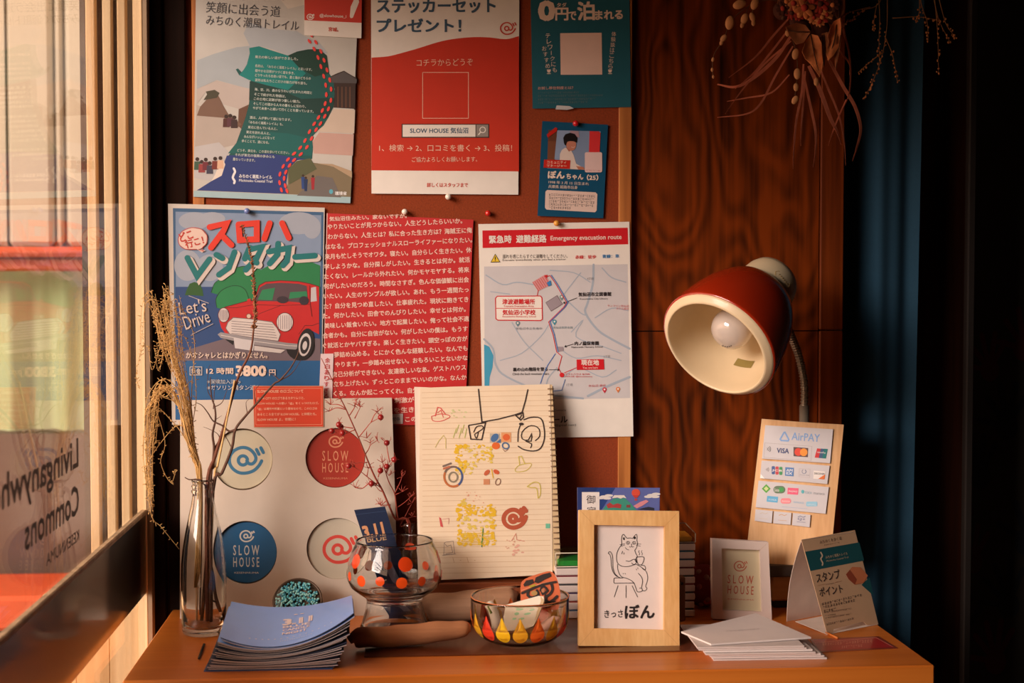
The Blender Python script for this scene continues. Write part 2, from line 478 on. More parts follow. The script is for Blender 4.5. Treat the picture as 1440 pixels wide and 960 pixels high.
    def logo(s, cx, cy, k, c, l=3, w=0.18, rot=0):
        """the round spiral mark with two dashes; k = half its width"""
        q = radians(rot)
        def tr(pts): return [(cx + k * (x * cos(q) - y * sin(q)), cy + k * (x * sin(q) + y * cos(q))) for x, y in pts]
        ringp = [(-0.08 + 0.27 * cos(a), 0.02 + 0.27 * sin(a)) for a in [2 * pi * i / 20 for i in range(20)]]
        s.line(tr(ringp), w * k, c, l, closed=True)
        out = [(0.15, 0.04), (0.26, 0.20), (0.48, 0.22), (0.66, 0.02), (0.66, -0.22), (0.48, -0.50), (0.18, -0.70), (-0.20, -0.73), (-0.60, -0.55),
               (-0.84, -0.22), (-0.86, 0.18), (-0.66, 0.52), (-0.30, 0.74), (0.12, 0.76), (0.55, 0.62), (0.85, 0.34), (1.02, 0.05)]
        s.line(tr(out), w * k, c, l, smooth=3)
        s.line(tr([(0.72, -0.62), (0.86, -0.34)]), w * k, c, l); s.line(tr([(0.97, -0.72), (1.12, -0.44)]), w * k, c, l)
    def build(s, name, parent=None): return s.mb.build(name, parent)
# ================================================================ setting
m_plank = cathedral_wood('reddish_brown_plank_wood', ((0.375, 1.47, 0.22), (0.47, 1.05, 0.3), (0.53, 1.62, 0.2)), (38, 13, 1), (128, 53, 7))
m_plank2 = wood('brown_jamb_wood', (78, 30, 7), (130, 58, 18), 'Z', 1.6, 0.5, 0.0, 5, spec=0.12)
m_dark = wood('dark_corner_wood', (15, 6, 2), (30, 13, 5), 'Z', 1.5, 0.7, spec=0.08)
m_cork = M((138, 54, 12), 0.9, var=0.16, scale=420, bump=0.25, name='cork')
m_trim = wood('light_trim_wood', (160, 92, 40), (200, 126, 62), 'Z', 2.0, 0.5)
m_table = wood('orange_brown_varnished_wood', (190, 100, 30), (214, 124, 46), 'X', 0.8, 0.36, 0.0, 3)
m_room = M((70, 45, 30), 0.8, name='dim_room_plaster')
m_black = M((18, 16, 15), 0.5)
g_pane = glass('window_glass', (0.98, 0.985, 0.97), 0.95, 0.03, 0.62)

def slab(name, lo, hi, m, kind='structure'):
    b = MB(); b.box(lo, hi, m); return b.build(name, kind=kind)

slab('floor', (-0.437, -4.1, -0.05), (2.3, 0.7, 0), wood('floor_boards', (60, 34, 18), (90, 52, 28), 'Y', 1))
slab('ceiling', (-0.437, -4.1, 2.5), (2.3, 0.7, 2.55), m_room)
slab('wall_front', (-0.437, -4.15, 0), (2.3, -4.1, 2.5), m_room)
slab('wall_right', (2.25, -4.1, 0), (2.3, 0.7, 2.5), m_room)
# back wall: planks right of the board, dark corner post left of it
b = MB()
x0 = PY(0).at(600, 300).x
xj = PY(0).at(1153, 300).x
zj = PY(0).at(1130, 465).z
b.box((XW, 0.0, 0), (0.25, 0.09, 2.5), m_plank)
b.box((0.25, 0.0, 0), (xj - 0.0015, 0.09, zj - 0.0008), m_plank)
b.box((0.25, 0.0, zj + 0.0008), (xj - 0.0015, 0.09, 2.5), m_plank)
b.box((0.25, 0.004, 0), (xj + 0.01, 0.088, 2.5), m_dark)
b.build('wall_back', origin=(0, 0, 0), kind='structure')
xe = PY(0).at(1186, 300).x
b = MB()
b.bbox((xj, -0.004, 0), (xe, 0.09, zj), m_plank2, 0.0015)
b.bbox((xj, -0.004, zj + 0.0015), (xe, 0.09, 2.5), m_plank2, 0.0015)
b.build('trim_1', kind='structure')
# the window wall with its opening
WZ0, WZ1 = 0.30, 1.66
XO = -0.437
b = MB()
b.box((XO, -4.1, 0), (XW, WIN_Y0, 2.5), m_room)
b.box((XO, WIN_Y0, WZ1), (XW, 0.0, 2.5), m_room)
b.box((XO, WIN_Y0, 0), (XW, 0.0, WZ0), m_room)
b.build('wall_left', kind='structure')
slab('wall_recess', (0.62, 0.62, 0), (2.3, 0.7, 2.5), M((26, 20, 15), 0.8))

# window: pane over a glossy dark rail, a low pane beneath, tracks of the sliding sash at the far jamb
wr = struct_root('window_1', (XW, WIN_Y1, WZ0))
RZ0, RZ1 = 0.779, 0.889
b = MB(); b.box((XW - 0.002, WIN_Y0, RZ1), (XW + 0.002, WIN_Y1 + 0.005, WZ1), g_pane); b.build('pane', wr)
b = MB(); b.box((XW - 0.002, WIN_Y0, WZ0), (XW + 0.002, WIN_Y1 + 0.005, RZ0), g_pane); b.build('low_pane', wr)
m_rail = M((20, 10, 5), 0.35, coat=1.0, name='glossy_dark_varnish')
b = MB(); b.box((XW - 0.004, WIN_Y0, RZ0), (XW + 0.003, WIN_Y1 + 0.005, RZ1), m_rail); b.build('rail', wr)
b = MB(); b.bbox((XW - 0.004, WIN_Y0, RZ1 - 0.003), (XW + 0.0045, WIN_Y1 + 0.005, RZ1 + 0.004), M((170, 150, 122), 0.7, var=0.3, scale=60), 0.0015); b.build('glazing_bead', wr)
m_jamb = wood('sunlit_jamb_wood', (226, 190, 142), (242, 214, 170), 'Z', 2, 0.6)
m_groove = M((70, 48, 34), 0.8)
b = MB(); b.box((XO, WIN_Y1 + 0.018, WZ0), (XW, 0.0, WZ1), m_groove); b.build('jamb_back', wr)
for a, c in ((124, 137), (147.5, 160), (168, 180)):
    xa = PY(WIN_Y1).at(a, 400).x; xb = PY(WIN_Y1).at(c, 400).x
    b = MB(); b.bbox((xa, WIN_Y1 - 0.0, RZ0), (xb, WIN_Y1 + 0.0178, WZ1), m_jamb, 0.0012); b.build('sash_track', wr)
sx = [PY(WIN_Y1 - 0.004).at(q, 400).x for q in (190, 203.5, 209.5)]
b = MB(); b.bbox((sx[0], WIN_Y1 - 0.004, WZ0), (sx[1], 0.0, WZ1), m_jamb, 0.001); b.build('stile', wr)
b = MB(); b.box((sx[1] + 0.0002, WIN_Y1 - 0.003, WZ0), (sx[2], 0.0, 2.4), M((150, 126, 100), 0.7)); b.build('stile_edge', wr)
# lettering stuck on the pane, readable from the street
A = Art(lambda x, y, off: V((XW + 0.0022 + off, -0.455 - x, -y)), rough=0.6)
ink = M((42, 38, 36), 0.6)
A.text('Livinganywhere', 0, -0.994, 0.40, h=0.040, c=ink, l=1, bold=0.02)
A.text('Commons', 0, -0.953, 0.232, h=0.031, c=ink, l=1, bold=0.02)
A.text('KESENNUMA', 0, -0.923, 0.150, h=0.012, c=ink, l=1, bold=0.01)
A.mb.build('lettering', wr)

# posts in the dark corner between window and board
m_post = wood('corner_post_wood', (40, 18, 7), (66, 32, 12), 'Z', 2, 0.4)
b = MB(); b.bbox((XW + 0.004, -0.032, 0), (XW + 0.0075, 0.0, 2.5), M((190, 110, 52), 0.5), 0.0008); b.build('trim_2', kind='structure')  # thin orange strip: the lit edge of the post, put in as colour
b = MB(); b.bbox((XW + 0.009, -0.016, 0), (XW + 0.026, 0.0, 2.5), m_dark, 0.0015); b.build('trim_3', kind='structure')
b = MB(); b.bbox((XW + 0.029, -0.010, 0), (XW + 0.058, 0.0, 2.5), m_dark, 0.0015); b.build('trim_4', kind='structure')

# ---------------------------------------------------------------- street side
m_out = M((88, 82, 74), 0.9, name='asphalt')
slab('ground', (-6, -6, -0.35), (-0.44, 5, -0.3), m_out)
bt = thing('neighbour_building', 'cream ribbed building front with an orange band across the street, seen through the window', 'building', (-1.6, 1.9, -0.3))
YF = 1.90
def fx(px): return PY(YF).at(px, 400).x
def fz(py): return PY(YF).at(60, py).z
cream = M((196, 190, 170), 0.7, var=0.05, scale=3)
ribm = M((140, 126, 100), 0.7)
b = MB()
b.box((-3.2, YF + 0.03, fz(350)), (-0.45, YF + 0.2, 3.2), ribm)
xs = [fx(-1200), fx(-330), fx(-240), fx(-160), fx(-85), fx(2), fx(9), fx(78), fx(92), fx(160), fx(250)]
for i in range(len(xs) - 1):
    if (i % 2 == 0) == (i != 99) and i in (5, 7): continue
    b.bbox((xs[i] + 0.004, YF, fz(346)), (xs[i + 1] - 0.004, YF + 0.05, 3.2), cream, 0.012)
b.build('siding', bt)
b = MB(); b.bbox((-3.2, YF - 0.10, fz(362)), (-0.45, YF + 0.1, fz(348)), M((206, 84, 40), 0.6), 0.01); b.bbox((-3.2, YF - 0.06, fz(381)), (-0.45, YF + 0.1, fz(362)), M((186, 70, 32), 0.6), 0.006); b.build('lintel_band', bt)
b = MB(); b.grid(lambda u, v: (-3.0 + 2.5 * u, YF + 0.12 + 0.025 * sin(u * 95) + 0.012 * sin(u * 230 + 1), fz(381) + (fz(620) - fz(381)) * v), 260, 2, M((226, 222, 196), 0.8, var=0.1, scale=5)); b.build('curtain', bt)
b = MB(); b.box((-3.2, YF + 0.03, fz(381)), (-0.45, YF + 0.034, fz(610)), glass('greenish_street_glass', (0.88, 0.94, 0.86), 0.85)); b.build('glazing', bt)
b = MB(); b.box((-3.2, YF, -0.3), (-0.45, YF + 0.2, fz(610)), M((96, 74, 62), 0.8)); b.build('wall_base', bt)
b = MB(); b.bbox((-3.2, YF - 0.35, fz(845)), (-0.45, YF - 0.05, fz(800)), M((214, 92, 50), 0.6), 0.01); b.box((-3.2, YF - 0.32, -0.3), (-0.45, YF - 0.05, fz(845)), M((70, 62, 56), 0.8)); b.build('planter_kerb', bt)
# pale knotty boards outside, seen under the rail
m_pale = wood('pale_knotty_pine', (206, 168, 118), (236, 206, 160), 'Z', 1.4, 0.7, 0, 9)
b = MB()
for k in range(2, 5):
    x = -0.583 + k * 0.045
    b.bbox((x, WIN_Y1 + 0.006, WZ0 + 0.0005 if x > XO - 0.04 else -0.3), (x + 0.0446, WIN_Y1 + 0.0175, 0.776), m_pale, 0.001)
mark(b.build('board_fence'), 'pale knotty pine boards outside, seen below the dark window rail', 'fence')

# ---------------------------------------------------------------- cork board
cb = thing('notice_board', 'large brown cork notice board with a light wooden frame on the back wall', 'notice board', (0, -0.012, 0.85))
x0 = PY(-0.012).at(273, 300).x; x1 = PY(-0.012).at(887, 300).x
xa = PY(-0.014).at(870, 300).x; xb = PY(-0.014).at(288, 300).x
b = MB(); b.box((x0, -0.012, 0.80), (x1, 0.0, 2.2), m_cork); b.build('cork', cb)
b = MB(); b.bbox((xa, -0.0145, 0.80), (x1 + 0.001, -0.0001, 2.2), m_trim, 0.001); b.build('frame_strip', cb)
b = MB(); b.bbox((x0 - 0.001, -0.0145, 0.80), (xb, -0.0001, 2.2), m_trim, 0.001); b.build('frame_strip', cb)
b = MB(); b.bbox((xb, -0.0145, 0.80), (xa, -0.0001, 0.815), m_trim, 0.001); b.build('frame_strip', cb)

# ---------------------------------------------------------------- recess at the right: curtain, post, hand-print banner
b = MB()
cxa, cxb = PY(0.045).at(1188, 400).x, PY(0.045).at(1308, 0).x
def cur(u, v):
    x = cxa - 0.004 + (cxb - cxa + 0.004) * u - 0.026 * u * (1 - v)
    return (x, 0.045 + 0.007 * sin(u * 8.5 + 0.4) + 0.002 * sin(u * 23 + v), 0.02 + 2.3 * v)
b.grid(cur, 60, 12, M((34, 74, 98), 0.9, var=0.05, scale=200, name='navy_cloth'), thick=(0, 0.002, 0))
mark(b.build('curtain'), 'long dark navy blue curtain hanging beside the wooden wall', 'curtain')
b = MB()
xp0, xp1 = PY(0.14).at(1262, 400).x, PY(0.14).at(1364, 300).x
b.box((xp0, 0.14, 0), (xp1, 0.24, 2.5), wood('dark_red_post_wood', (34, 12, 3), (58, 22, 6), 'Z', 1.5, 0.7, spec=0.1))
b.bbox((xp1 - 0.008, 0.125, 0), (xp1 + 0.004, 0.2, 2.5), M((30, 20, 14), 0.8), 0.002)
b.build('trim_5', kind='structure')
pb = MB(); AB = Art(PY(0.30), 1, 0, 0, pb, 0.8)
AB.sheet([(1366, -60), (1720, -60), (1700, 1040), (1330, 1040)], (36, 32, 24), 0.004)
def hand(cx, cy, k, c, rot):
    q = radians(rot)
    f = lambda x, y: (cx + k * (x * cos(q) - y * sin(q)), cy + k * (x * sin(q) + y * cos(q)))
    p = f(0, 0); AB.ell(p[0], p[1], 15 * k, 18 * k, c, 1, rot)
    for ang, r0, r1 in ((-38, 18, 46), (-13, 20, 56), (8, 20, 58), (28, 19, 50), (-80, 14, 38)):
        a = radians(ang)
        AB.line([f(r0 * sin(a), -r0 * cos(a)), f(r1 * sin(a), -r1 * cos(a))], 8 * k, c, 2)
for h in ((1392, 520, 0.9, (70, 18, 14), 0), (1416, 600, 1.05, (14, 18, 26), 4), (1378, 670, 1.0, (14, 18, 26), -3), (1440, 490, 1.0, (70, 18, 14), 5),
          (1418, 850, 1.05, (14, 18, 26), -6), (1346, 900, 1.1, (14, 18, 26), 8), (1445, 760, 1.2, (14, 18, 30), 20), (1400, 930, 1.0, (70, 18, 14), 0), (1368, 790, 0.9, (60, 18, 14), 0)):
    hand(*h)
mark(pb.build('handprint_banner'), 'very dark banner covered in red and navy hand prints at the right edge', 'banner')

# ---------------------------------------------------------------- table
tl = T(172, 957); tr = T(1315, 935.5)
yf = (tl.y + tr.y) / 2
TX0, TX1 = tl.x, tr.x
tb = thing('side_table', 'orange-brown varnished wooden table under the notice board', 'table', ((TX0 + TX1) / 2, yf / 2, 0))
b = MB(); b.bbox((TX0, yf, ZT - 0.045), (TX1, -0.0165, ZT), m_table, 0.0018); b.build('tabletop', tb)
b = MB(); b.box((TX0 + 0.03, yf + 0.03, ZT - 0.14), (TX1 - 0.03, -0.04, ZT - 0.0455), m_table); b.build('apron', tb)
for sx in (TX0 + 0.03, TX1 - 0.075):
    for sy in (yf + 0.03, -0.085):
        b = MB(); b.bbox((sx, sy, 0.0), (sx + 0.045, sy + 0.045, ZT - 0.1405), m_table, 0.003); b.build('leg', tb)
# dark glossy sheet under the things in the middle of the table
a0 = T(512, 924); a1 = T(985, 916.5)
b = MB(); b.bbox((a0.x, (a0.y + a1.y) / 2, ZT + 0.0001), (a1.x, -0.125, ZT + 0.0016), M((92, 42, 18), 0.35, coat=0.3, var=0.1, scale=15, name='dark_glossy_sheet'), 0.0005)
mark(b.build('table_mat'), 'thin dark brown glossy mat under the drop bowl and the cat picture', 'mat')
MT = ZT + 0.0017
# ================================================================ posters
WHITE = (238, 230, 220)
PAPER = (232, 222, 208)
YB = -0.0160      # just in front of board and frame

def pin(px, py, y, col, where, cname):
    p = PY(y).at(px, py)
    b = MB()
    m = M(col, 0.3, 0.5)
    prof = [(0.0001, 0.0095), (0.0022, 0.0092), (0.0036, 0.008), (0.0042, 0.0062), (0.0038, 0.0045), (0.0026, 0.0034), (0.0022, 0.002), (0.0030, 0.0008), (0.0034, 0.0)]
    b.lathe(prof, m, p, (0, -1, 0), 16)
    o = b.build('push_pin', origin=p)
    return mark(o, '%s round-headed push pin %s' % (cname, where), 'push pin', 'push pins on the notice board')

# --- coastal trail poster (top left)
A = Art(PY(YB), 3.2, 230, 0)
A.sheet([(146, -90), (880, -90), (840, 914), (134, 885)], (196, 192, 184))
A.poly([(150, 272), (225, 243), (330, 212), (392, 206), (385, 345), (392, 400), (330, 385), (240, 360), (150, 400)], (168, 176, 180), 1)
A.poly([(392, 215), (360, 150), (385, 100), (470, 130), (600, 140), (640, 165), (700, 190), (740, 240), (560, 250), (500, 225), (440, 208)], (176, 182, 186), 1)
A.poly([(480, -60), (560, 40), (640, 20), (700, -60)], (214, 205, 192), 1)
sil = [(388, 240), (386, 216), (430, 208), (480, 225), (560, 250), (600, 232), (650, 222), (700, 221), (735, 250), (745, 330), (765, 360), (770, 420), (765, 480), (740, 530), (720, 565), (690, 590), (665, 620), (672, 660), (668, 715), (600, 720), (560, 760), (552, 820), (556, 872), (150, 856), (215, 815), (262, 790), (275, 725), (300, 690), (325, 650), (345, 595), (368, 530), (385, 470), (390, 400), (392, 350), (362, 345), (340, 338), (325, 312), (335, 308), (352, 325), (362, 312), (375, 290), (384, 268)]
A.poly(sil, (16, 84, 80), 2)
A.poly([(388, 240), (386, 216), (430, 208), (480, 225), (560, 250), (640, 330), (560, 405), (470, 385), (385, 360), (340, 338), (362, 312), (375, 290)], (10, 128, 122), 3)
A.poly([(560, 250), (600, 232), (650, 222), (700, 221), (735, 250), (745, 330), (680, 345), (610, 305)], (14, 58, 46), 3)
A.poly([(388, 365), (500, 392), (620, 445), (768, 440), (765, 480), (738, 532), (560, 470), (385, 450)], (14, 58, 52), 3)
A.poly([(330, 640), (420, 590), (560, 600), (668, 625), (672, 660), (668, 700), (560, 700), (480, 680), (290, 690)], (12, 96, 92), 3)
A.poly([(285, 700), (480, 690), (640, 716), (600, 720), (560, 760), (552, 820), (556, 872), (150, 856), (215, 815), (262, 790), (275, 725)], (38, 58, 122), 3)
# pictures round it
A.poly([(748, 345), (780, 330), (812, 318), (845, 338), (868, 350), (864, 385), (862, 490), (766, 484), (770, 400)], (58, 40, 34), 1)
A.poly([(744, 350), (780, 336), (812, 322), (848, 344), (870, 358), (868, 375), (745, 372)], (84, 78, 78), 3)
for x in (785, 803, 821, 839): A.line([(x, 392), (x, 482)], 5, (104, 70, 52), 3)
A.poly([(766, 490), (862, 494), (858, 600), (690, 592), (740, 535)], (205, 186, 168), 1)
A.poly([(700, 596), (856, 604), (852, 700), (676, 690), (668, 640)], (196, 158, 146), 1)
A.poly([(560, 762), (600, 724), (700, 735), (848, 770), (842, 890), (556, 872)], (126, 112, 86), 3)
A.poly([(600, 880), (690, 790), (760, 800), (800, 888)], (110, 104, 100), 4)
A.poly([(690, 735), (760, 748), (848, 800), (848, 770), (760, 738)], (176, 150, 120), 4)
A.poly([(560, 762), (600, 724), (660, 712), (690, 760), (620, 800), (565, 830)], (88, 92, 62), 4)
for x, y, c in ((628, 812, (40, 70, 130)), (640, 822, (30, 50, 90)), (672, 815, (160, 40, 50))):
    A.ell(x, y - 22, 6, 6, (60, 40, 30), 5, n=8); A.poly([(x - 9, y - 16), (x + 9, y - 16), (x + 7, y + 16), (x + 6, y + 38), (x - 6, y + 38), (x - 7, y + 16)], c, 5)
A.text('環境省', 772, 878, 824, c=(240, 240, 240), l=5, bold=0.02); A.ell(754, 862, 9, 11, (90, 170, 190), 5, n=10)
A.poly([(150, 520), (165, 480), (190, 452), (205, 420), (232, 408), (252, 440), (270, 478), (290, 512), (352, 560), (330, 575), (280, 560), (272, 530)], (120, 92, 76), 2)
A.poly([(180, 450), (196, 425), (190, 412), (230, 404), (252, 418), (240, 440), (210, 445)], (70, 66, 48), 3)
A.poly([(335, 565), (338, 490), (355, 480), (372, 450), (384, 470), (368, 530), (350, 580)], (104, 72, 54), 1)
A.poly([(150, 400), (240, 362), (330, 385), (390, 400), (384, 470), (340, 490), (270, 470), (240, 420), (190, 415), (148, 470)], (190, 178, 170), 1)
A.poly([(148, 470), (270, 520), (350, 575), (330, 650), (140, 690)], (180, 168, 158), 1)
A.poly([(140, 660), (250, 640), (300, 690), (276, 725), (262, 790), (215, 815), (138, 800)], (188, 186, 186), 2)
for i, (x, y, c) in enumerate(((152, 740, (60, 90, 70)), (172, 752, (150, 60, 60)), (190, 742, (110, 40, 50)), (208, 758, (60, 60, 80)), (232, 738, (120, 50, 40)), (256, 735, (220, 180, 150)), (282, 548, (80, 40, 36)), (300, 545, (90, 50, 60)), (318, 552, (60, 40, 40)))):
    A.ell(x, y - 24, 9, 9, (50, 32, 26), 4, n=8); A.poly([(x - 13, y - 14), (x + 13, y - 14), (x + 15, y + 24), (x - 15, y + 24)], c, 4)
A.poly([(230, 790), (250, 740), (268, 716), (278, 740), (262, 790), (215, 815)], (226, 214, 202), 4)
A.poly([(136, 858), (842, 886), (840, 914), (134, 885)], (160, 190, 196), 4)
# lettering
dk = (70, 72, 78)
A.text('おだやかに笑むとと、', 250, -12, 540, 4, h=50, c=dk, l=4)
A.text('笑顔に出会う道', 190, 56, 524, 78, h=50, c=dk, l=4)
A.text('みちのく潮風トレイル', 190, 112, 608, 140, h=46, c=dk, l=4)
lines = [(412, 262, 605, 272, '東北の新しい道ができました。'), (412, 302, 668, 320, '名前は、「みちのく潮風トレイル」と言います。'), (412, 324, 590, 336, '穏やかな日常がつづく道を歩き、'), (412, 344, 662, 360, 'どうやったら出会い道でも、豊と海のどちらの'), (412, 366, 645, 382, '姿形は私たちここだけの魅力が待ち遠ち。'), (410, 408, 668, 424, '海、空、川、森のなりわいが生まれた時間と'), (408, 430, 550, 440, 'そこで紡がれた物語は、'), (406, 450, 615, 464, 'この土地に足跡が待つ優しい魅力。'), (404, 472, 640, 486, 'そしてこの道から人々の暮らしに伝わり、'), (402, 492, 675, 508, 'やがて未来へと続いて行くことを願っています。'), (388, 534, 575, 546, '道は、人が歩いて道になります。'), (384, 556, 538, 566, '「みちのく潮風トレイル」も、'), (380, 578, 512, 586, '東北に住んでいる人と、'), (372, 600, 480, 607, '東北を訪れる人と、'), (362, 620, 500, 628, 'みんながいっしょになって'), (352, 640, 475, 648, '歩くことで、道になる。'), (332, 682, 566, 694, 'どうぞ、東北を、この道を歩いてください。'), (322, 702, 500, 712, 'それが東北の復興の歩みとも'), (312, 722, 412, 728, '重なっていきます。')]
for xa, ya, xb, yb, t in lines: A.text(t, xa, ya, xb, yb, h=13, c=(205, 214, 205), l=6, bold=0.012)
A.line([(316, 758), (322, 772), (316, 786), (312, 800), (320, 814), (318, 824)], 10, (230, 232, 236), 6, smooth=3)
A.text('みちのく潮風トレイル', 340, 800, 488, 806, h=17, c=(230, 232, 236), l=6, bold=0.03)
A.text('Michinoku Coastal Trail', 340, 817, 490, 822, h=12, c=(230, 232, 236), l=6, bold=0.01)
path = [(655, 165), (676, 196), (698, 236), (712, 275), (725, 318), (737, 362), (743, 402), (742, 450), (732, 486), (716, 518), (697, 550), (677, 578), (656, 618), (636, 656), (610, 686), (580, 712), (558, 738), (540, 770), (532, 802), (537, 838), (545, 862)]
sp = spline([V((x, y, 0)) for x, y in path], 2)
for i, q in enumerate(sp):
    t = sp[min(i + 1, len(sp) - 1)] - sp[max(i - 1, 0)]; t.normalize()
    k = 11 if i % 2 else -11
    A.ell(q.x - t.y * k, q.y + t.x * k, 12, 6, (226, 66, 60), 7, math.degrees(atan2(t.y, t.x)), n=10)
mark(A.mb.build('trail_poster'), 'coastal trail poster with a teal map shape and dotted red footprints', 'poster', 'posters on the notice board')

# --- small red card over the trail poster
A = Art(PY(YB - 0.0016), 3.2, 230, 0)
A.sheet([(634, -80), (893, -80), (890, 172), (633, 158)], WHITE)
A.poly([(634, -80), (893, -80), (891, 103), (634, 91)], (206, 60, 44), 1)
A.text('@slowhouse_i', 702, 80, 822, 84, h=18, c=WHITE, l=3, bold=0.01)
A.logo(660, 76, 16, WHITE, 3, 0.22)
A.poly([(838, 74), (842, 30), (856, 0), (876, -10), (880, 10), (866, 45), (852, 80), (842, 82)], WHITE, 3)
A.text('宮城。', 742, 140, 786, 143, c=(200, 70, 50), l=3, bold=0.03)
mark(A.mb.build('notice_card'), 'small red and white card overlapping the top corner of the trail poster', 'card')

# --- red sticker-set poster
RED = (202, 48, 22)
A = Art(PY(YB), 3.308, 500, 0)
A.sheet([(72, -60), (762, -60), (757, 905), (74, 900)], WHITE)
wave = [(74, 268), (150, 262), (220, 245), (300, 222), (380, 197), (450, 182), (540, 173), (620, 174), (700, 182), (760, 168)]
wv = [(v.x, v.y) for v in spline([V((x, y, 0)) for x, y in wave], 4)]
A.poly(wv + [(760, 797), (74, 792)], RED, 1)
bl = (58, 88, 112)
A.text('ステッカーセット', 100, 60, 650, 58, h=62, c=bl, l=3, bold=0.035)
A.text('プレゼント！', 100, 148, 490, 148, h=60, c=bl, l=3, bold=0.035)
A.logo(706, 132, 36, (206, 66, 44), 3, 0.16)
hw = (240, 200, 176)
A.text('コチラからどうぞ', 284, 308, 546, 304, h=32, c=hw, l=3, bold=-0.005)
A.line([(312, 337), (525, 337), (525, 550), (312, 550)], 2.2, hw, 2, True)
A.rect(214, 576, 622, 641, (70, 44, 36), 2); A.rect(219, 580, 558, 636, WHITE, 3); A.rect(562, 580, 617, 636, (150, 140, 132), 3)
A.ring(591, 604, 13, 13, 4, WHITE, 4); A.line([(582, 614), (572, 626)], 5, WHITE, 4)
A.text('SLOW HOUSE 気仙沼', 254, 620, 524, 620, h=26, c=bl, l=4, bold=0.025)
A.text('1、検索 → 2、口コミを書く → 3、投稿！', 110, 704, 728, 704, h=32, c=hw, l=3)
A.text('ご協力よろしくお願いします。', 262, 754, 566, 752, h=24, c=hw, l=3)
A.text('詳しくはスタッフまで', 332, 870, 522, 870, h=20, c=(204, 66, 44), l=3, bold=0.02)
mark(A.mb.build('sticker_poster'), 'large red poster with a white wavy top and a search bar', 'poster', 'posters on the notice board')
pin(630, 277, YB, (236, 228, 214), 'at the bottom edge of the red wavy poster', 'cream')

# --- teal poster (top right)
A = Art(PY(YB), 5.647, 730, 0, rough=0.3, coat=0.4)
A.sheet([(90, -80), (875, -80), (888, 850), (107, 862)], (44, 100, 114))
w2 = (238, 214, 196)
A.text('0', 160, 160, 277, 160, h=148, c=w2, l=3, bold=0.05)
A.text('円', 290, 160, 388, 160, h=96, c=w2, l=3, bold=0.035)
A.text('タダ', 300, 56, 376, 56, h=34, c=w2, l=3, bold=0.02)
A.text('で', 392, 160, 455, 158, h=66, c=w2, l=3, bold=0.03)
A.text('泊', 468, 160, 598, 156, h=142, c=w2, l=3, bold=0.04)
A.text('まれる', 606, 156, 822, 150, h=70, c=w2, l=3, bold=0.04)
A.poly([(326, 264), (655, 260), (660, 592), (330, 594)], (240, 206, 190), 2)
A.vtext('テレワークにも', 228, 285, 282, 555, 36, w2)
A.vtext('おすすめ！', 200, 385, 236, 570, 36, w2)
A.vtext('体験談はこちら！', 752, 270, 722, 570, 36, w2)
A.text('お試し移住制度とは？', 150, 712, 430, 708, h=24, c=(200, 160, 150), l=3, bold=0.02)
for i, (y, e) in enumerate(((738, 470), (762, 655), (790, 600), (816, 545))): A.dashes(150, y, e, 16, (110, 118, 116), 3, y - 6, seed=i)
mark(A.mb.build('laminated_poster'), 'dark teal laminated poster with big numerals in the upper right corner of the board', 'poster', 'posters on the notice board')
A = Art(PY(YB - 0.0018), 5.647, 730, 0, rough=0.25)
A.sheet([(298, 836), (400, 842), (436, 860), (380, 872), (288, 868)], (205, 205, 205), 0.0003)
mark(A.mb.build('adhesive_tape'), 'scrap of shiny tape under the dark teal poster', 'tape')

# --- manager card
A = Art(PY(YB), 6, 740, 150, rough=0.3, coat=0.4)
A.sheet([(135, 121), (690, 152), (650, 941), (95, 921)], (24, 80, 112))
A.poly([(186, 196), (628, 208), (612, 536), (178, 520)], (128, 146, 176), 1)
A.poly([(186, 196), (265, 198), (240, 460), (178, 450)], (104, 62, 44), 2)
A.poly([(186, 290), (262, 292), (240, 460), (178, 450)], (120, 74, 52), 3)
A.poly([(262, 200), (380, 202), (300, 440), (238, 440)], (140, 158, 188), 3)
A.poly([(370, 203), (440, 206), (450, 260), (370, 250)], (170, 140, 150), 3)
A.poly([(280, 520), (284, 400), (300, 365), (330, 345), (380, 370), (400, 410), (420, 480), (470, 510), (492, 532)], (222, 204, 194), 4)
A.poly([(420, 500), (480, 508), (496, 530), (440, 530)], (186, 120, 96), 5)
A.ell(378, 318, 42, 54, (192, 126, 104), 5, -8)
A.poly([(332, 340), (372, 368), (392, 356), (360, 380)], (176, 110, 90), 5)
A.poly([(316, 300), (312, 262), (330, 232), (370, 220), (408, 230), (430, 262), (426, 304), (396, 292), (366, 290), (346, 296), (334, 330), (322, 320)], (30, 24, 24), 6)
A.line([(380, 340), (396, 345), (410, 338)], 4, (226, 190, 180), 6)
A.poly([(172, 236), (245, 174), (262, 182), (258, 206), (182, 262)], (190, 40, 30), 6)
A.poly([(534, 206), (612, 208), (626, 222), (618, 392), (528, 388)], (214, 56, 58), 4)
A.rrect(494, 384, 640, 554, 14, (226, 196, 192), 6)
A.dashes(500, 536, 626, 12, (180, 90, 96), 7, 540)
A.poly([(150, 446), (372, 452), (368, 524), (146, 514)], (196, 44, 34), 6)
A.text('コミュニティ', 176, 480, 336, 482, h=22, c=(236, 200, 180), l=8, bold=0.02)
A.text('マネージャー', 172, 508, 340, 512, h=22, c=(236, 200, 180), l=8, bold=0.02)
A.text('ぼん', 184, 602, 320, 606, h=60, c=w2, l=3, bold=0.05)
A.text('ちゃん', 338, 610, 480, 616, h=46, c=w2, l=3, bold=0.03)
A.text('（25）', 512, 620, 606, 622, h=48, c=w2, l=3, bold=0.04)
A.text('1998 年 3 月 15 日生まれ', 188, 648, 528, 664, h=26, c=(206, 190, 180), l=3, bold=0.02)
A.text('兵庫県 姫路市出身', 186, 686, 432, 696, h=28, c=(206, 190, 180), l=3, bold=0.02)
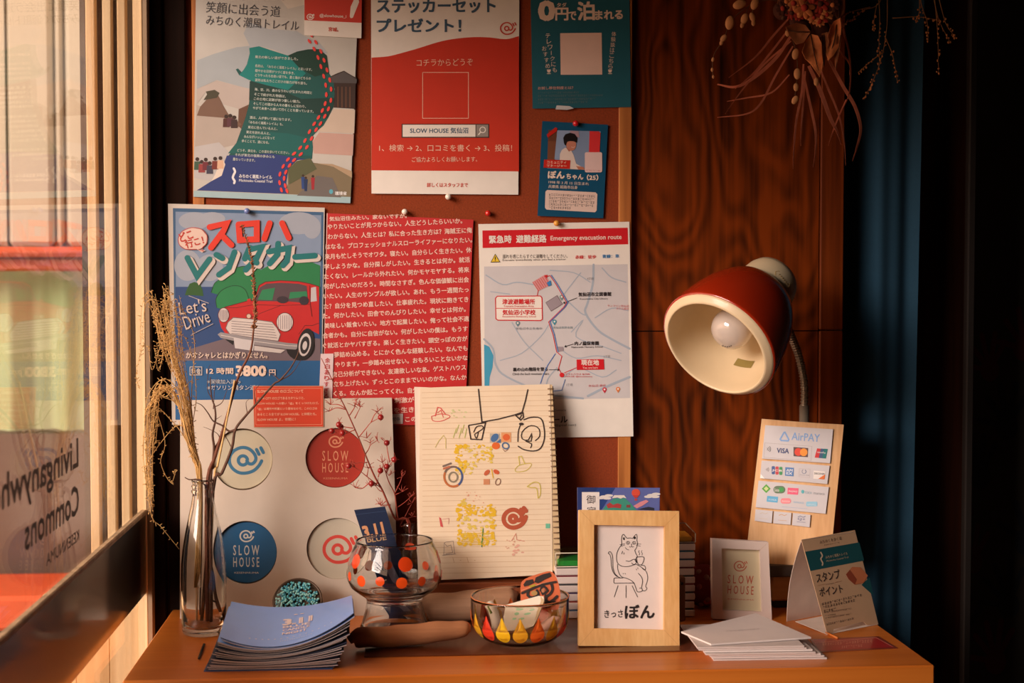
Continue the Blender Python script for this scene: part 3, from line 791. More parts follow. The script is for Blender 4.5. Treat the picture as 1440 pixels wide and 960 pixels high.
A.poly([(176, 702), (584, 722), (600, 738), (594, 876), (580, 890), (172, 868), (158, 852), (162, 716)], (226, 200, 188), 2)
for i in range(5): A.dashes(192, 742 + i * 27, 572, 20, (60, 50, 50), 3, 756 + i * 27, seed=i, frac=(1, 1, 1, 1, .48)[i])
mark(A.mb.build('profile_card'), 'small blue laminated card with the portrait of a person in white', 'card')
pin(809, 174, YB, (206, 30, 36), 'at the top of the small blue portrait card', 'red')

# --- car poster
A = Art(PY(YB), 3.2, 220, 270)
A.sheet([(52, 52), (757, 70), (742, 1052), (70, 1046)], (206, 198, 188))
A.poly([(74, 72), (752, 90), (740, 1030), (86, 1024)], (58, 96, 134), 1)
A.poly([(86, 88), (742, 104), (738, 520), (88, 520)], (128, 148, 176), 2)
for cx, cy, rx, ry in ((170, 130, 70, 40), (250, 120, 60, 30), (140, 330, 60, 70), (240, 340, 60, 60), (640, 140, 90, 50), (700, 160, 40, 50)):
    A.ell(cx, cy, rx, ry, (158, 166, 180), 3)
A.rect(86, 426, 738, 760, (38, 72, 124), 4)
A.poly([(128, 464), (136, 440), (150, 412), (172, 404), (196, 414), (208, 440), (212, 468), (170, 464)], (40, 88, 40), 5)
A.poly([(246, 452), (262, 410), (300, 382), (360, 340), (430, 330), (470, 350), (520, 322), (600, 310), (690, 312), (736, 330), (736, 470), (500, 530), (340, 480)], (30, 122, 72), 5)
A.poly([(272, 520), (268, 480), (290, 445), (330, 424), (370, 422), (400, 440), (416, 480), (410, 520), (340, 540)], (34, 128, 76), 6)
A.line([(272, 520), (268, 480), (290, 445), (330, 424), (370, 422), (400, 440), (416, 480)], 2.5, (20, 70, 46), 7, smooth=3)
A.line([(246, 452), (262, 410), (300, 382), (360, 340), (430, 330)], 2.5, (20, 70, 46), 7, smooth=3)
A.poly([(88, 725), (320, 655), (560, 640), (738, 660), (738, 762), (88, 762)], (112, 98, 106), 5)
A.poly([(86, 758), (738, 758), (736, 1026), (86, 1022)], (30, 92, 146), 6)
# the car
rd = (190, 32, 34); ol = (90, 18, 24)
A.poly([(300, 655), (345, 688), (352, 660)], (24, 22, 26), 7)
A.ell(648, 692, 66, 66, (28, 24, 28), 7)
A.poly([(278, 560), (290, 528), (312, 516), (408, 490), (440, 488), (462, 420), (490, 404), (560, 398), (640, 402), (690, 412), (732, 424), (732, 640), (690, 618), (660, 650), (640, 690), (560, 682), (320, 650), (292, 610)], rd, 8)
A.line([(278, 560), (290, 528), (312, 516), (408, 490), (440, 488), (462, 420), (490, 404), (560, 398), (640, 402), (690, 412), (730, 424)], 3, ol, 9)
A.poly([(442, 490), (466, 428), (496, 412), (560, 408), (640, 412), (676, 422), (684, 500), (600, 492)], (84, 66, 74), 9)
A.poly([(456, 484), (476, 440), (534, 430), (522, 486)], (38, 128, 84), 10); A.poly([(596, 480), (602, 450), (676, 446), (680, 470)], (38, 128, 84), 10)
A.ell(568, 484, 26, 16, (50, 40, 50), 11); A.ell(664, 488, 22, 20, (50, 40, 50), 11)
A.poly([(696, 430), (718, 426), (722, 490), (694, 494)], (190, 186, 190), 9); A.line([(690, 420), (692, 500), (700, 560)], 2.5, ol, 10)
A.poly([(408, 482), (424, 478), (426, 496), (410, 496)], rd, 10)
A.line([(310, 520), (360, 520), (440, 506), (560, 510), (690, 505)], 2, ol, 9); A.line([(560, 510), (480, 540), (430, 562)], 2, ol, 9); A.line([(640, 640), (668, 600), (700, 600), (730, 590)], 2.5, ol, 9)
for cx, cy, rx, ry in ((303, 553, 23, 31), (578, 585, 36, 41)):
    A.ell(cx, cy, rx + 3, ry + 3, ol, 10); A.ell(cx, cy, rx, ry, (214, 202, 200), 11)
    for k in range(-3, 4): A.line([(cx + k * rx * .26, cy - ry * .75), (cx + k * rx * .26, cy + ry * .75)], 2, (110, 100, 108), 12)
A.poly([(312, 612), (322, 585), (346, 564), (420, 570), (520, 584), (542, 610), (558, 640), (548, 670), (440, 656), (330, 638)], (212, 202, 198), 10)
A.line([(312, 612), (322, 585), (346, 564), (420, 570), (520, 584), (542, 610), (558, 640), (548, 670), (440, 656), (330, 638)], 3, (110, 96, 100), 11, True)
for k in range(6): A.line([(338 + k * 0, 580 + k * 11), (524 + k * 4, 596 + k * 12)], 2, (90, 80, 86), 11)
A.ell(416, 558, 13, 13, (150, 60, 50), 12); A.ell(416, 558, 9, 9, (214, 190, 170), 13)
A.poly([(276, 640), (290, 630), (420, 654), (590, 678), (634, 682), (640, 694), (628, 708), (590, 706), (420, 684), (290, 656)], (150, 146, 150), 12)
A.line([(290, 643), (420, 668), (590, 690), (634, 692)], 2.5, (220, 214, 210), 13)
A.poly([(440, 690), (580, 710), (560, 724), (440, 712)], (206, 200, 198), 11)
A.poly([(348, 655), (442, 668), (436, 714), (354, 702)], (206, 202, 204), 14)
A.ell(672, 684, 37, 72, (26, 24, 28), 12, 10); A.ell(668, 686, 27, 52, (208, 200, 200), 13, 10); A.ell(668, 688, 20, 40, (40, 36, 40), 14, 10); A.ell(668, 690, 10, 20, (206, 200, 200), 15, 10)
# title lettering, thick marker strokes
def strokes(lst, w, c, l, dx=0, dy=0):
    for s_ in lst: A.line([(x + dx, y + dy) for x, y in s_], w, c, l)
suro = [[(240, 158), (318, 140), (300, 178), (246, 250)], [(290, 190), (338, 238)], [(370, 146), (452, 140), (452, 212), (376, 216), (370, 146)], [(510, 140), (486, 210)], [(566, 140), (596, 206)]]
renta = [[(140, 296), (184, 378), (240, 302)], [(270, 282), (298, 298)], [(282, 372), (326, 340), (352, 270)], [(420, 250), (398, 300)], [(424, 258), (476, 246), (450, 300), (402, 350)], [(416, 292), (452, 318)],
         [(506, 268), (596, 252), (588, 310), (570, 330)], [(548, 232), (546, 280), (510, 322)], [(624, 292), (714, 286)]]
strokes(renta, 34, (206, 194, 186), 16, 10, 10)
strokes(suro, 27, (216, 54, 36), 17); strokes(renta, 26, (12, 112, 114), 18)
A.poly([(190, 258), (222, 262), (206, 272), (182, 256), (130, 256), (104, 236), (100, 206), (118, 176), (160, 160), (204, 168), (228, 196), (226, 230), (206, 252)], (222, 196, 184), 16)
A.line([(190, 258), (212, 266), (206, 252), (226, 230), (228, 196), (204, 168), (160, 160), (118, 176), (100, 206), (104, 236), (130, 256), (182, 258)], 3, (180, 60, 50), 17, smooth=3)
A.text('どこ', 112, 226, 168, 206, h=40, c=(190, 52, 40), l=18, bold=0.03); A.text('行こ！', 136, 254, 216, 232, h=36, c=(190, 52, 40), l=18, bold=0.03)
A.text("Let's", 106, 552, 228, 536, h=58, c=(206, 190, 180), l=16, bold=0.0); A.text('Drive', 134, 620, 246, 584, h=60, c=(206, 190, 180), l=16, bold=0.0)
A.line([(146, 466), (236, 500)], 2.5, (190, 180, 176), 16); A.line([(160, 640), (256, 592)], 2.5, (190, 180, 176), 16)
A.text('がオシャレとはかぎりません。', 134, 748, 500, 748, h=30, c=(226, 206, 190), l=16, bold=0.02)
A.line([(152, 786), (205, 786), (205, 822), (152, 822)], 3, (210, 200, 190), 16, True)
A.text('料金', 158, 818, 200, 818, h=26, c=(210, 200, 190), l=16, bold=0.02)
A.text('12 時間', 226, 818, 346, 818, h=28, c=w2, l=16, bold=0.02)
A.text('3800', 360, 826, 492, 826, h=44, c=w2, l=16, bold=0.05)
A.text('円', 508, 826, 536, 826, h=28, c=w2, l=16, bold=0.02)
A.text('※保険加入済み', 228, 862, 380, 862, h=20, c=(190, 190, 190), l=16, bold=0.01)
A.text('※ガソリン満タン返し', 228, 890, 470, 890, h=22, c=(200, 196, 194), l=16, bold=0.01)
mark(A.mb.build('car_poster'), 'rental car poster with a drawn red car, blue sea and green hills', 'poster', 'posters on the notice board')
pin(348, 297, YB - 0.002, (110, 130, 186), 'at the top of the red car poster', 'lavender blue')

# --- red poster of white handwriting-like lines
A = Art(PY(YB), 5.76, 440, 280)
A.sheet([(112, 113), (1300, 166), (1230, 1830), (78, 1826)], (192, 38, 40))
A.poly([(112, 113), (119, 113), (92, 1300), (84, 1826), (78, 1826)], (226, 180, 170), 1)
wl = (240, 204, 190)
L6 = [('気仙沼住みたい。家ないですか。', 135, 178, 760, 152, 36), ('やりたいことが見つからない。人生どうしたらいいか。', 120, 246, 1210, 196, 44), ('わからない。人生とは？私に合った生き方は？海賊王に俺', 122, 326, 1290, 272, 44),
      ('はなる。プロフェッショナルスローライファーになりたい。', 104, 408, 1290, 350, 44), ('来月も忙しそうでオワタ。寝たい。自分らしく生きたい。休', 98, 488, 1284, 432, 44), ('学しようかな。自分探しがしたい。生きるとは何か。就活', 94, 570, 1272, 510, 44),
      ('たくない。レールから外れたい。何かモヤモヤする。将来', 92, 648, 1266, 592, 44), ('何がしたいのだろう。時間なさすぎ。色んな価値観に出会', 90, 728, 1264, 672, 44), ('いたい。人生のサンプルが欲しい。あれ、もう一週間たっ', 90, 808, 1262, 752, 44), ('た？自分を見つめ直したい。仕事疲れた。現状に飽きてき', 90, 890, 1260, 832, 44)]
for t, xa, ya, xb, yb, h in L6: A.text(t, xa, ya, xb, yb, h=h, c=wl, l=3, bold=0.022)
A7 = Art(PY(YB), 5.648, 440, 430, mb=A.mb)
L7 = [('た。何かしたい。田舎でのんびりしたい。幸せとは何か。', 80, 102, 1214, 46), ('美味しい飯食いたい。地方で起業したい。俺って社会不適', 92, 180, 1240, 122), ('合者かも。自分に自信がない。何がしたいの僕は。もうす', 80, 258, 1230, 202), ('ぐ就活とかヤバすぎる。楽しく生きたい。頭空っぽの方が', 80, 337, 1228, 280),
      ('夢詰め込める。とにかく色んな経験したい。なんでも', 170, 410, 1228, 356), ('やります。一歩踏み出せない。おもろいことないかな', 178, 488, 1228, 432), ('自己分析ができない。友達欲しいなあ。ゲストハウス', 160, 566, 1216, 508), ('立ち上げたい。ずっとこのままでいいのかな。なんか', 165, 642, 1220, 586), ('くる。なんか起こってくれ。自分に', 165, 718, 880, 688), ('刺激が欲しい', 650, 772, 960, 757), ('を生きたい', 646, 850, 920, 836), ('この先', 735, 922, 880, 914)]
for t, xa, ya, xb, yb in L7: A7.text(t, xa, ya, xb, yb, h=43, c=wl, l=3, bold=0.022)
mark(A.mb.build('text_poster'), 'red poster filled with slanting lines of white Japanese text', 'poster', 'posters on the notice board')
pin(569, 298, YB, (236, 226, 212), 'above the middle of the red text poster', 'white')
pin(686, 300, YB + 0.003, (206, 34, 28), 'between the red text poster and the evacuation map', 'bright red')

# paper slip and label on the red text poster
A = Art(PY(YB - 0.0014), 5.648, 440, 430)
A.sheet([(62, 380), (164, 378), (152, 740), (48, 740)], (226, 206, 210))
A.vtext('余白ありすぎる', 116, 432, 104, 716, 38, (190, 60, 66), bold=0.02)
mark(A.mb.build('paper_slip'), 'narrow white paper slip with vertical red writing on the red text poster', 'paper slip')
A = Art(PY(YB - 0.0014), 6, 440, 480)
A.sheet([(672, 612), (760, 608), (758, 694), (672, 698)], (196, 196, 196))
A.text('受付中', 640, 672, 732, 672, h=34, c=(70, 96, 120), l=2, bold=0.03)
mark(A.mb.build('paper_label'), 'tiny grey label near the bottom of the red text poster, beside the white panel', 'label')

# --- evacuation map
A = Art(PY(YB - 0.0004), 3, 660, 300, rough=0.4, coat=0.25)
A.sheet([(38, 45), (675, 35), (692, 940), (58, 950)], WHITE)
hr = (206, 30, 40)
A.poly([(55, 72), (668, 60), (670, 130), (56, 146)], hr, 1)
A.text('緊急時', 84, 126, 178, 124, h=32, c=WHITE, l=3, bold=0.03); A.text('避難経路', 198, 124, 325, 122, h=32, c=WHITE, l=3, bold=0.03)
A.text('Emergency evacuation route', 343, 120, 642, 114, h=25, c=(244, 214, 204), l=3, bold=0.02)
A.poly([(109, 170), (131, 206), (89, 207)], (60, 50, 20), 2); A.poly([(109, 175), (127, 203), (93, 204)], (232, 196, 60), 3); A.line([(109, 183), (109, 194)], 3.5, (50, 40, 20), 4); A.ell(109, 199, 2, 2, (50, 40, 20), 4, n=8)
A.text('揺れを感じたらすぐに避難をしてください。', 140, 190, 414, 188, h=17, c=(70, 62, 60), l=3)
A.text('Evacuate immediately when you feel a tremor', 140, 203, 408, 199, h=10, c=(70, 62, 60), l=3)
A.text('赤線：徒歩', 447, 192, 535, 190, h=15, c=(206, 40, 44), l=3, bold=0.02); A.text('青線：車', 561, 189, 632, 187, h=15, c=(40, 120, 180), l=3, bold=0.02)
A.poly([(62, 224), (668, 214), (678, 778), (66, 790)], (206, 202, 204), 1)
A.poly([(62, 552), (84, 562), (102, 600), (98, 650), (86, 690), (84, 730), (64, 732)], (70, 160, 196), 2)
rdw = (168, 180, 194)
for pts, w in (([(524, 216), (520, 300), (498, 380), (490, 420), (540, 490), (600, 530), (676, 570)], 9), ([(62, 530), (100, 572), (112, 640), (160, 690), (330, 760), (480, 780)], 8), ([(500, 770), (580, 730), (676, 690)], 10),
               ([(70, 260), (140, 300), (200, 290), (270, 300)], 5), ([(180, 460), (230, 540), (310, 620)], 4), ([(130, 620), (220, 590), (300, 520), (335, 470)], 4), ([(415, 370), (470, 420), (495, 430)], 5), ([(430, 500), (480, 450), (450, 520), (560, 560), (640, 590)], 4),
               ([(380, 570), (450, 610), (540, 600), (640, 620)], 4), ([(340, 240), (440, 250), (510, 290)], 4), ([(560, 230), (600, 270), (660, 290)], 5), ([(470, 250), (430, 300), (400, 340)], 4), ([(90, 330), (170, 340)], 4), ([(530, 440), (600, 400), (670, 410)], 4), ([(370, 650), (330, 700), (320, 770)], 4), ([(400, 690), (460, 650), (560, 690), (620, 660)], 4)):
    A.line(pts, w, rdw, 2, smooth=4)
A.poly([(265, 290), (320, 257), (346, 300), (290, 328)], (214, 150, 150), 3)
for k in range(7): A.line([(268 + k * 8, 291 - k * 4.6), (292 + k * 8, 326 - k * 4)], 2, (206, 50, 50), 4)
A.line([(290, 325), (286, 348)], 3, (206, 50, 50), 4)
A.line([(300, 348), (306, 356), (308, 446), (300, 452), (120, 450), (112, 444), (110, 358), (118, 349)], 4, hr, 4, True); A.poly([(113, 351), (305, 350), (306, 449), (113, 448)], WHITE, 3)
A.line([(112, 400), (306, 400)], 2.5, hr, 4)
A.text('津波避難場所', 139, 383, 276, 383, h=22, c=hr, l=5, bold=0.03); A.text('Tsunami Evacuation Area', 144, 395, 272, 395, h=9, c=hr, l=5)
A.text('気仙沼小学校', 140, 428, 278, 428, h=22, c=hr, l=5, bold=0.03); A.text('Kesennuma Elementary School', 140, 440, 280, 440, h=9, c=hr, l=5)
A.poly([(322, 376), (370, 346), (393, 382), (345, 412)], (158, 146, 154), 3); A.line([(322, 376), (370, 346), (393, 382), (345, 412)], 2, (110, 90, 100), 4, True)
red_route = [(322, 268), (340, 262), (366, 300), (410, 376), (398, 395), (334, 458), (352, 510), (368, 584), (390, 602), (376, 652), (390, 680)]
A.line(red_route, 3, (206, 44, 52), 5); A.line([(x + 6, y - 1) for x, y in red_route[1:8]], 3.5, (72, 120, 190), 5); A.line([(362, 592), (330, 640), (308, 690), (300, 716)], 3, (72, 120, 190), 5); A.line([(404, 700), (390, 745), (340, 750)], 3, (90, 120, 170), 5)
A.poly([(316, 262), (330, 258), (326, 274)], (200, 40, 44), 6); A.poly([(326, 292), (342, 282), (346, 302), (334, 308)], (60, 130, 190), 6)
for x, y, c in ((389, 352, (120, 150, 150)), (359, 456, (70, 150, 170)), (204, 462, (110, 140, 150)), (570, 742, (200, 50, 70)), (627, 740, (220, 130, 70))):
    A.ell(x, y, 9, 9, c, 5, n=14); A.poly([(x - 7, y + 5), (x + 7, y + 5), (x, y + 16)], c, 5); A.ell(x, y, 4, 4, WHITE, 6, n=10)
def arrow(x0, y0, x1, y1):
    A.line([(x0, y0), (x1, y1)], 2.5, (40, 36, 36), 5); d = V((x1 - x0, y1 - y0)).normalized()
    A.poly([(x1 + d.x * 8, y1 + d.y * 8), (x1 - d.y * 6, y1 + d.x * 6), (x1 + d.y * 6, y1 - d.x * 6)], (40, 36, 36), 6)
arrow(454, 356, 402, 376); arrow(440, 550, 408, 560); arrow(336, 659, 372, 659)
bk = (44, 38, 40)
A.text('気仙沼市立図書館', 460, 350, 598, 348, h=17, c=bk, l=5, bold=0.03); A.text('Kesennuma City Library', 466, 366, 584, 364, h=9, c=bk, l=5)
A.text('内ノ脇保育園', 444, 556, 545, 555, h=16, c=bk, l=5, bold=0.03); A.text('Nainowaki Nursery School', 430, 570, 562, 568, h=10, c=bk, l=5)
A.text('裏の山の階段を登る', 184, 666, 330, 664, h=16, c=bk, l=5, bold=0.03); A.text('Climb the back mountain stairs.', 182, 682, 338, 680, h=10, c=bk, l=5)
A.poly([(372, 562), (396, 562), (398, 580), (374, 584)], (158, 146, 154), 3)
A.line([(400, 672), (452, 650)], 2.5, hr, 4); A.poly([(452, 616), (567, 614), (569, 658), (453, 660)], hr, 5); A.text('現在地', 472, 640, 546, 640, h=23, c=WHITE, l=6, bold=0.03); A.text('You are here', 478, 655, 542, 654, h=9, c=WHITE, l=6)
A.ell(390, 681, 10, 10, (210, 40, 46), 6)
A.text('ゲストハウス SLOW', 404, 682, 508, 682, h=9, c=(206, 80, 90), l=5, bold=0.01); A.text('HOUSE @kesennuma', 404, 692, 518, 692, h=8, c=(206, 80, 90), l=5)
A.text('サンマリン気仙沼', 582, 394, 672, 396, h=10, c=(210, 110, 110), l=5); A.text('ホテル観洋', 620, 406, 672, 408, h=10, c=(210, 110, 110), l=5)
A.text('気仙沼市立条南中', 196, 490, 306, 490, h=10, c=(120, 130, 140), l=5); A.text('気仙沼市民会館', 352, 486, 436, 486, h=10, c=(110, 140, 150), l=5); A.text('気仙沼 鹿折', 502, 732, 576, 730, h=10, c=(200, 90, 100), l=5)
A.text('4丁目', 496, 280, 522, 280, h=10, c=(130, 130, 134), l=5); A.text('2丁目', 566, 608, 592, 608, h=10, c=(130, 130, 134), l=5); A.text('1丁目', 410, 728, 434, 727, h=10, c=(130, 130, 134), l=5)
A.text('Contacts', 357, 834, 408, 833, h=9, c=(110, 100, 100), l=5); A.text('メール', 322, 884, 414, 881, h=26, c=bk, l=5, bold=0.03); A.text('(@gmail.com)', 356, 900, 450, 898, h=12, c=(80, 74, 74), l=5)
mark(A.mb.build('evacuation_poster'), 'white evacuation route map with a red header band', 'poster', 'posters on the notice board')
pin(782, 314, YB - 0.002, (226, 156, 60), 'at the top of the evacuation map', 'yellow orange')
# ================================================================ white display panel with round holes
PP = Pl(pt(253, 869, 2.012), (0, -1, 0))
_b0 = T(253, 869.5); _t0 = PY(_b0.y + 0.045).at(254, 561)
PP = Pl(_b0, V((1, 0, 0)).cross(_t0 - _b0))
dp = thing('display_panel', 'cream display panel with round cut-outs leaning behind the vases', 'display panel', (0.0, _b0.y, ZT))
m_panel = M((204, 192, 178), 0.55, var=0.02)
out = [PP.at(x, y) for x, y in ((253.5, 562.5), (551, 559), (556, 710), (559.5, 866.5), (253, 869.5))]
HOLES = [(341, 645.5, 42.5, 43.5), (471.5, 643.5, 42, 42), (346, 776.5, 43.5, 44.5), (474.5, 771, 43.5, 43)]
hl = [[PP.at(cx + rx * cos(2 * pi * k / 48), cy + ry * sin(2 * pi * k / 48)) for k in range(48)] for cx, cy, rx, ry in HOLES]
b = MB(); b.solid(out, -PP.n * 0.008, m_panel, hl); b.build('front_board', dp)
b = MB(); b.solid([p - PP.n * 0.0083 for p in out], -PP.n * 0.003, M((120, 96, 74), 0.8)); b.build('back_board', dp)
def coaster(i, base, kind, ink_c, label):
    cx, cy, rx, ry = HOLES[i]
    mb = MB()
    c = PP.at(cx, cy, -0.0079); r = (PP.at(cx + rx, cy) - PP.at(cx, cy)).length - 0.0006
    mb.lathe([(r, 0), (r, 0.0025), (r - 0.0006, 0.0031), (0.0001, 0.0031)], M(base, 0.4, 0.2, var=0.03), c, PP.n, 48, smooth=False)
    A = Art(lambda x, y, off: PP.at(x, y, -0.0079 + 0.0031 + off), 1, cx, cy, mb, rough=0.45)
    if kind == 'mark': A.logo(2, 1, 24, ink_c, 1, 0.19)
    else:
        A.logo(0, -23, 10, ink_c, 1, 0.2)
        A.text('S L O W', -18.5, 4, 18, h=14, c=ink_c, l=1, bold=0.01)
        A.text('H O U S E', -18.5, 20.5, 18, h=13.5, c=ink_c, l=1, bold=0.01)
        A.text('KESENNUMA', -17, 30, 17.5, h=2.6, c=ink_c, l=1)
    return mark(mb.build('coaster', origin=c), label, 'coaster', 'round coasters in the display panel')
coaster(0, (198, 190, 166), 'mark', (50, 112, 148), 'cream round coaster with a blue spiral mark')
coaster(1, (166, 48, 34), 'words', (214, 140, 108), 'red round coaster with lettering and a spiral mark')
coaster(2, (22, 84, 128), 'words', (196, 190, 178), 'deep blue round coaster with pale lettering')
coaster(3, (194, 186, 168), 'mark', (206, 64, 54), 'pale round coaster with a red spiral mark')
# laminated red note clipped to the panel top
A = Art(lambda x, y, off: PP.at(x, y, 0.0012 + off), 6, 300, 560, rough=0.4, coat=0.2)
NT = [(340, -100), (924, -100), (926, 236), (348, 240)]
A.sheet([(334, -106), (930, -106), (932, 242), (342, 246)], (206, 150, 120), 0.0006)
A.poly(NT, (212, 66, 38), 1); A.line([(356, -84), (912, -84), (914, 220), (360, 224)], 3, (236, 170, 140), 2, True)
nk = (246, 196, 168)
A.text('SLOW HOUSE のロゴについて', 372, -46, 760, -48, h=28, c=nk, l=3, bold=0.02)
for i, (t, xe_) in enumerate((('SLOW CITY のロゴであるカタツムリと、', 770), ('SLOW HOUSE への想い「@」をくっつけたロゴ。', 890), ('「@」は場所や所属という意味なので、このロゴの', 876), ('あるところ全てが SLOW HOUSE。と仲間たち。', 870), ('SLOW HOUSE よ、世間に！', 694))):
    A.text(t, 372, 10 + i * 45 + 2, xe_, 8 + i * 45, h=24, c=nk, l=3, bold=0.012)
mark(A.mb.build('laminated_note'), 'small orange-red laminated note at the top edge of the cream display panel', 'note')

# ================================================================ turquoise bead tin
bn = V((0.0, -0.82, 0.57)).normalized()
bc = V((pt(418, 850, 1.97).x, -0.117, ZT + 0.0275))
bd = thing('bead_tin', 'round clear-topped tin of turquoise beads propped against the cream display panel', 'tin', (bc.x, bc.y, ZT))
b = MB(); b.lathe([(0.0001, 0), (0.033, 0), (0.033, 0.008), (0.0318, 0.0095), (0.030, 0.0085), (0.030, 0.003), (0.0001, 0.003)], M((92, 72, 58), 0.35, metal=0.3), bc, bn, 40); b.build('tin_body', bd)
b = MB(); rr = random.Random(3)
u_ = bn.orthogonal().normalized(); w_ = bn.cross(u_)
for k in range(420):
    r = 0.0285 * sqrt(rr.random()); a = rr.random() * 2 * pi
    b.ball(bc + bn * (0.0055 + rr.random() * 0.003) + (u_ * cos(a) + w_ * sin(a)) * r, 0.0016, M(rr.choice([(140, 216, 220), (110, 200, 210), (170, 230, 226), (80, 170, 196)]), 0.3), 6, 4)
o = b.build('beads', bd); o['kind'] = 'stuff'
b = MB(); b.lathe([(0.0001, 0.0112), (0.015, 0.011), (0.024, 0.0105), (0.0302, 0.0092)], glass('clear_lid', (0.98, 1, 1), 0.9), bc, bn, 32); b.build('clear_lid', bd)

# ================================================================ bottle vase with dried stems
g_bot = clear_glass('bottle_glass', (0.98, 0.985, 0.97))
vb = T(287, 890); vb.z = ZT
k = 1.0 / 1088
vz = thing('bottle_vase', 'tall clear glass bottle holding dried twigs and golden grass', 'vase', (vb.x, vb.y, ZT))
prof = [(0.0002, 0.004), (0.020, 0.0045), (0.0265, 0.008), (0.0283, 0.016), (0.0288, 0.04), (0.0290, 0.072), (0.0284, 0.092), (0.0262, 0.112), (0.0228, 0.132), (0.0190, 0.150), (0.0155, 0.166), (0.0136, 0.176), (0.0130, 0.182), (0.0148, 0.183), (0.0150, 0.1855), (0.0134, 0.187), (0.0134, 0.189), (0.0146, 0.190), (0.0146, 0.192), (0.0132, 0.1935), (0.0132, 0.196), (0.0142, 0.197), (0.0145, 0.1985), (0.0138, 0.200), (0.0118, 0.200), (0.0112, 0.196), (0.0112, 0.180), (0.0136, 0.165)]
prof = [(r, z) for r, z in prof]
outer = [(0.0002, 0.0002), (0.024, 0.0002), (0.0268, 0.002), (0.028, 0.006), (0.0284, 0.016), (0.0288, 0.04)] + prof[5:25] + [(0.0112, 0.196), (0.0112, 0.182), (0.0136, 0.165), (0.0172, 0.149), (0.021, 0.131), (0.0243, 0.111), (0.0264, 0.091), (0.027, 0.07), (0.0268, 0.04), (0.0262, 0.014), (0.02, 0.009), (0.0002, 0.0075)]
b = MB(); b.lathe(outer, g_bot, vb, None, 56); b.build('bottle', vz)
NB = V((vb.x, vb.y, ZT + 0.198))
m_tw = M((92, 62, 48), 0.8, var=0.25, scale=200, bump=0.3, name='twig_bark')
m_tw2 = M((112, 62, 40), 0.7, var=0.2, scale=200, name='red_brown_bark')
m_gr = M((204, 164, 102), 0.8, var=0.2, scale=100, name='golden_straw')
m_gr2 = M((222, 182, 120), 0.7, var=0.1, scale=100, name='pale_straw')
def dpt(px, py, dd=0.0): return pt(px, py, (vb.y + 2.10) + dd)
def inb(dx, dy, z): return V((vb.x + dx, vb.y + dy, ZT + z))

def twig(pts, r0, r1, m, base, branches=(), buds=0, seed=0, label='', nm='dried_twig', cat='twig', group=None):
    """pts in photo pixels (with depth offset) from the neck upwards; base: the foot inside the bottle"""
    q = spline([base] + [dpt(*p) for p in pts], 5)
    mb = MB(); n = len(q)
    mb.tube(q, [r0 + (r1 - r0) * i / (n - 1) for i in range(n)], m, 6)
    rr = random.Random(seed)
    for bp in branches:
        s_ = spline([dpt(*p) for p in bp[0]], 4); nn = len(s_)
        mb.tube(s_, [bp[1] * (1 - 0.75 * i / (nn - 1)) for i in range(nn)], m, 5)
    o = mb.build(nm, origin=base)
    return mark(o, label, cat, group)
twig([(291, 690, 0), (303, 640, .004), (318, 590, .006), (335, 530, .006), (352, 495, .004), (357, 460, .004)], 0.0030, 0.0012, m_tw2, inb(0.004, 0.004, 0.010),
     label='long reddish-brown stem topped by a bristly dried seed spike', nm='seed_spike_stem', cat='dried plant')
# the bristly spike on that stem is part of it
spike = bpy.data.objects['seed_spike_stem']
mb = MB(); rr = random.Random(5)
cs = spline([dpt(357, 462, .004), dpt(359, 430, .004), dpt(357, 400, .004), dpt(355, 372, .003), dpt(349, 345, .002), dpt(341, 318, .002)], 8)
mb.tube(cs, [0.0014 - 0.0009 * i / len(cs) for i in range(len(cs))], M((120, 74, 50), 0.8), 5)
m_bud = M((150, 96, 60), 0.85, var=0.25, scale=150)
for i, c in enumerate(cs):
    for j in range(5):
        a = rr.random() * 2 * pi; d = V((cos(a), sin(a) * 0.9, rr.uniform(0.3, 1.3))).normalized()
        f = 1.0 - 0.5 * i / len(cs)
        L = rr.uniform(0.003, 0.0065) * f
        mb.tube([c + d * 0.0005, c + d * L * 0.6, c + d * L], [0.0007, 0.0013 * f, 0.0003], m_bud, 5)
ORIG_ = ORIG['seed_spike_stem']
o = mb.build('seed_head', spike); 
twig([(300, 686, 0), (312, 665, 0), (326, 630, 0), (331, 604, -.002), (345, 585, 0), (362, 566, 0), (385, 540, .004), (393, 535, .004), (408, 518, .004), (418, 500, .004), (420, 492, .004)], 0.0026, 0.0007, m_tw, inb(-0.004, 0.006, 0.010),
     [([(331, 604, -.002), (322, 606, 0), (312, 598, 0), (300, 592, .003), (292, 580, .004), (284, 570, .004), (276, 566, .004)], 0.0016), ([(393, 535, .004), (410, 525, .006), (424, 505, .006)], 0.0010), ([(393, 535, 0.004), (386, 528, .006), (372, 522, .005)], 0.0009),
      ([(360, 568, 0), (358, 550, .002), (366, 540, .004)], 0.0008), ([(348, 582, 0), (346, 566, .003), (352, 560, .003)], 0.0006), ([(326, 630, 0), (318, 615, .004), (308, 605, .004)], 0.0007)],
     label='bare forked dark twig reaching right across the red note', cat='twig')
twig([(296, 686, 0), (299, 655, .004), (301, 630, .006), (299, 610, .006), (303, 590, .006), (302, 572, .006), (298, 560, .007), (296, 540, .008), (296, 530, .008)], 0.0024, 0.0006, m_tw, inb(0.010, -0.004, 0.012),
     [([(301, 630, .006), (308, 618, .008), (306, 610, .008), (296, 604, .008), (286, 600, .008)], 0.0008), ([(302, 572, .006), (312, 566, .006), (318, 552, .006), (320, 545, .006)], 0.0007), ([(298, 560, .007), (292, 548, .008), (293, 520, .008), (296, 512, .008)], 0.0007), ([(303, 590, .006), (312, 584, .004)], 0.0005), ([(300, 575, .006), (302, 545, .006), (306, 530, .006)], 0.0006)],
     label='crooked grey twig with short stubs rising straight from the bottle neck', cat='twig')
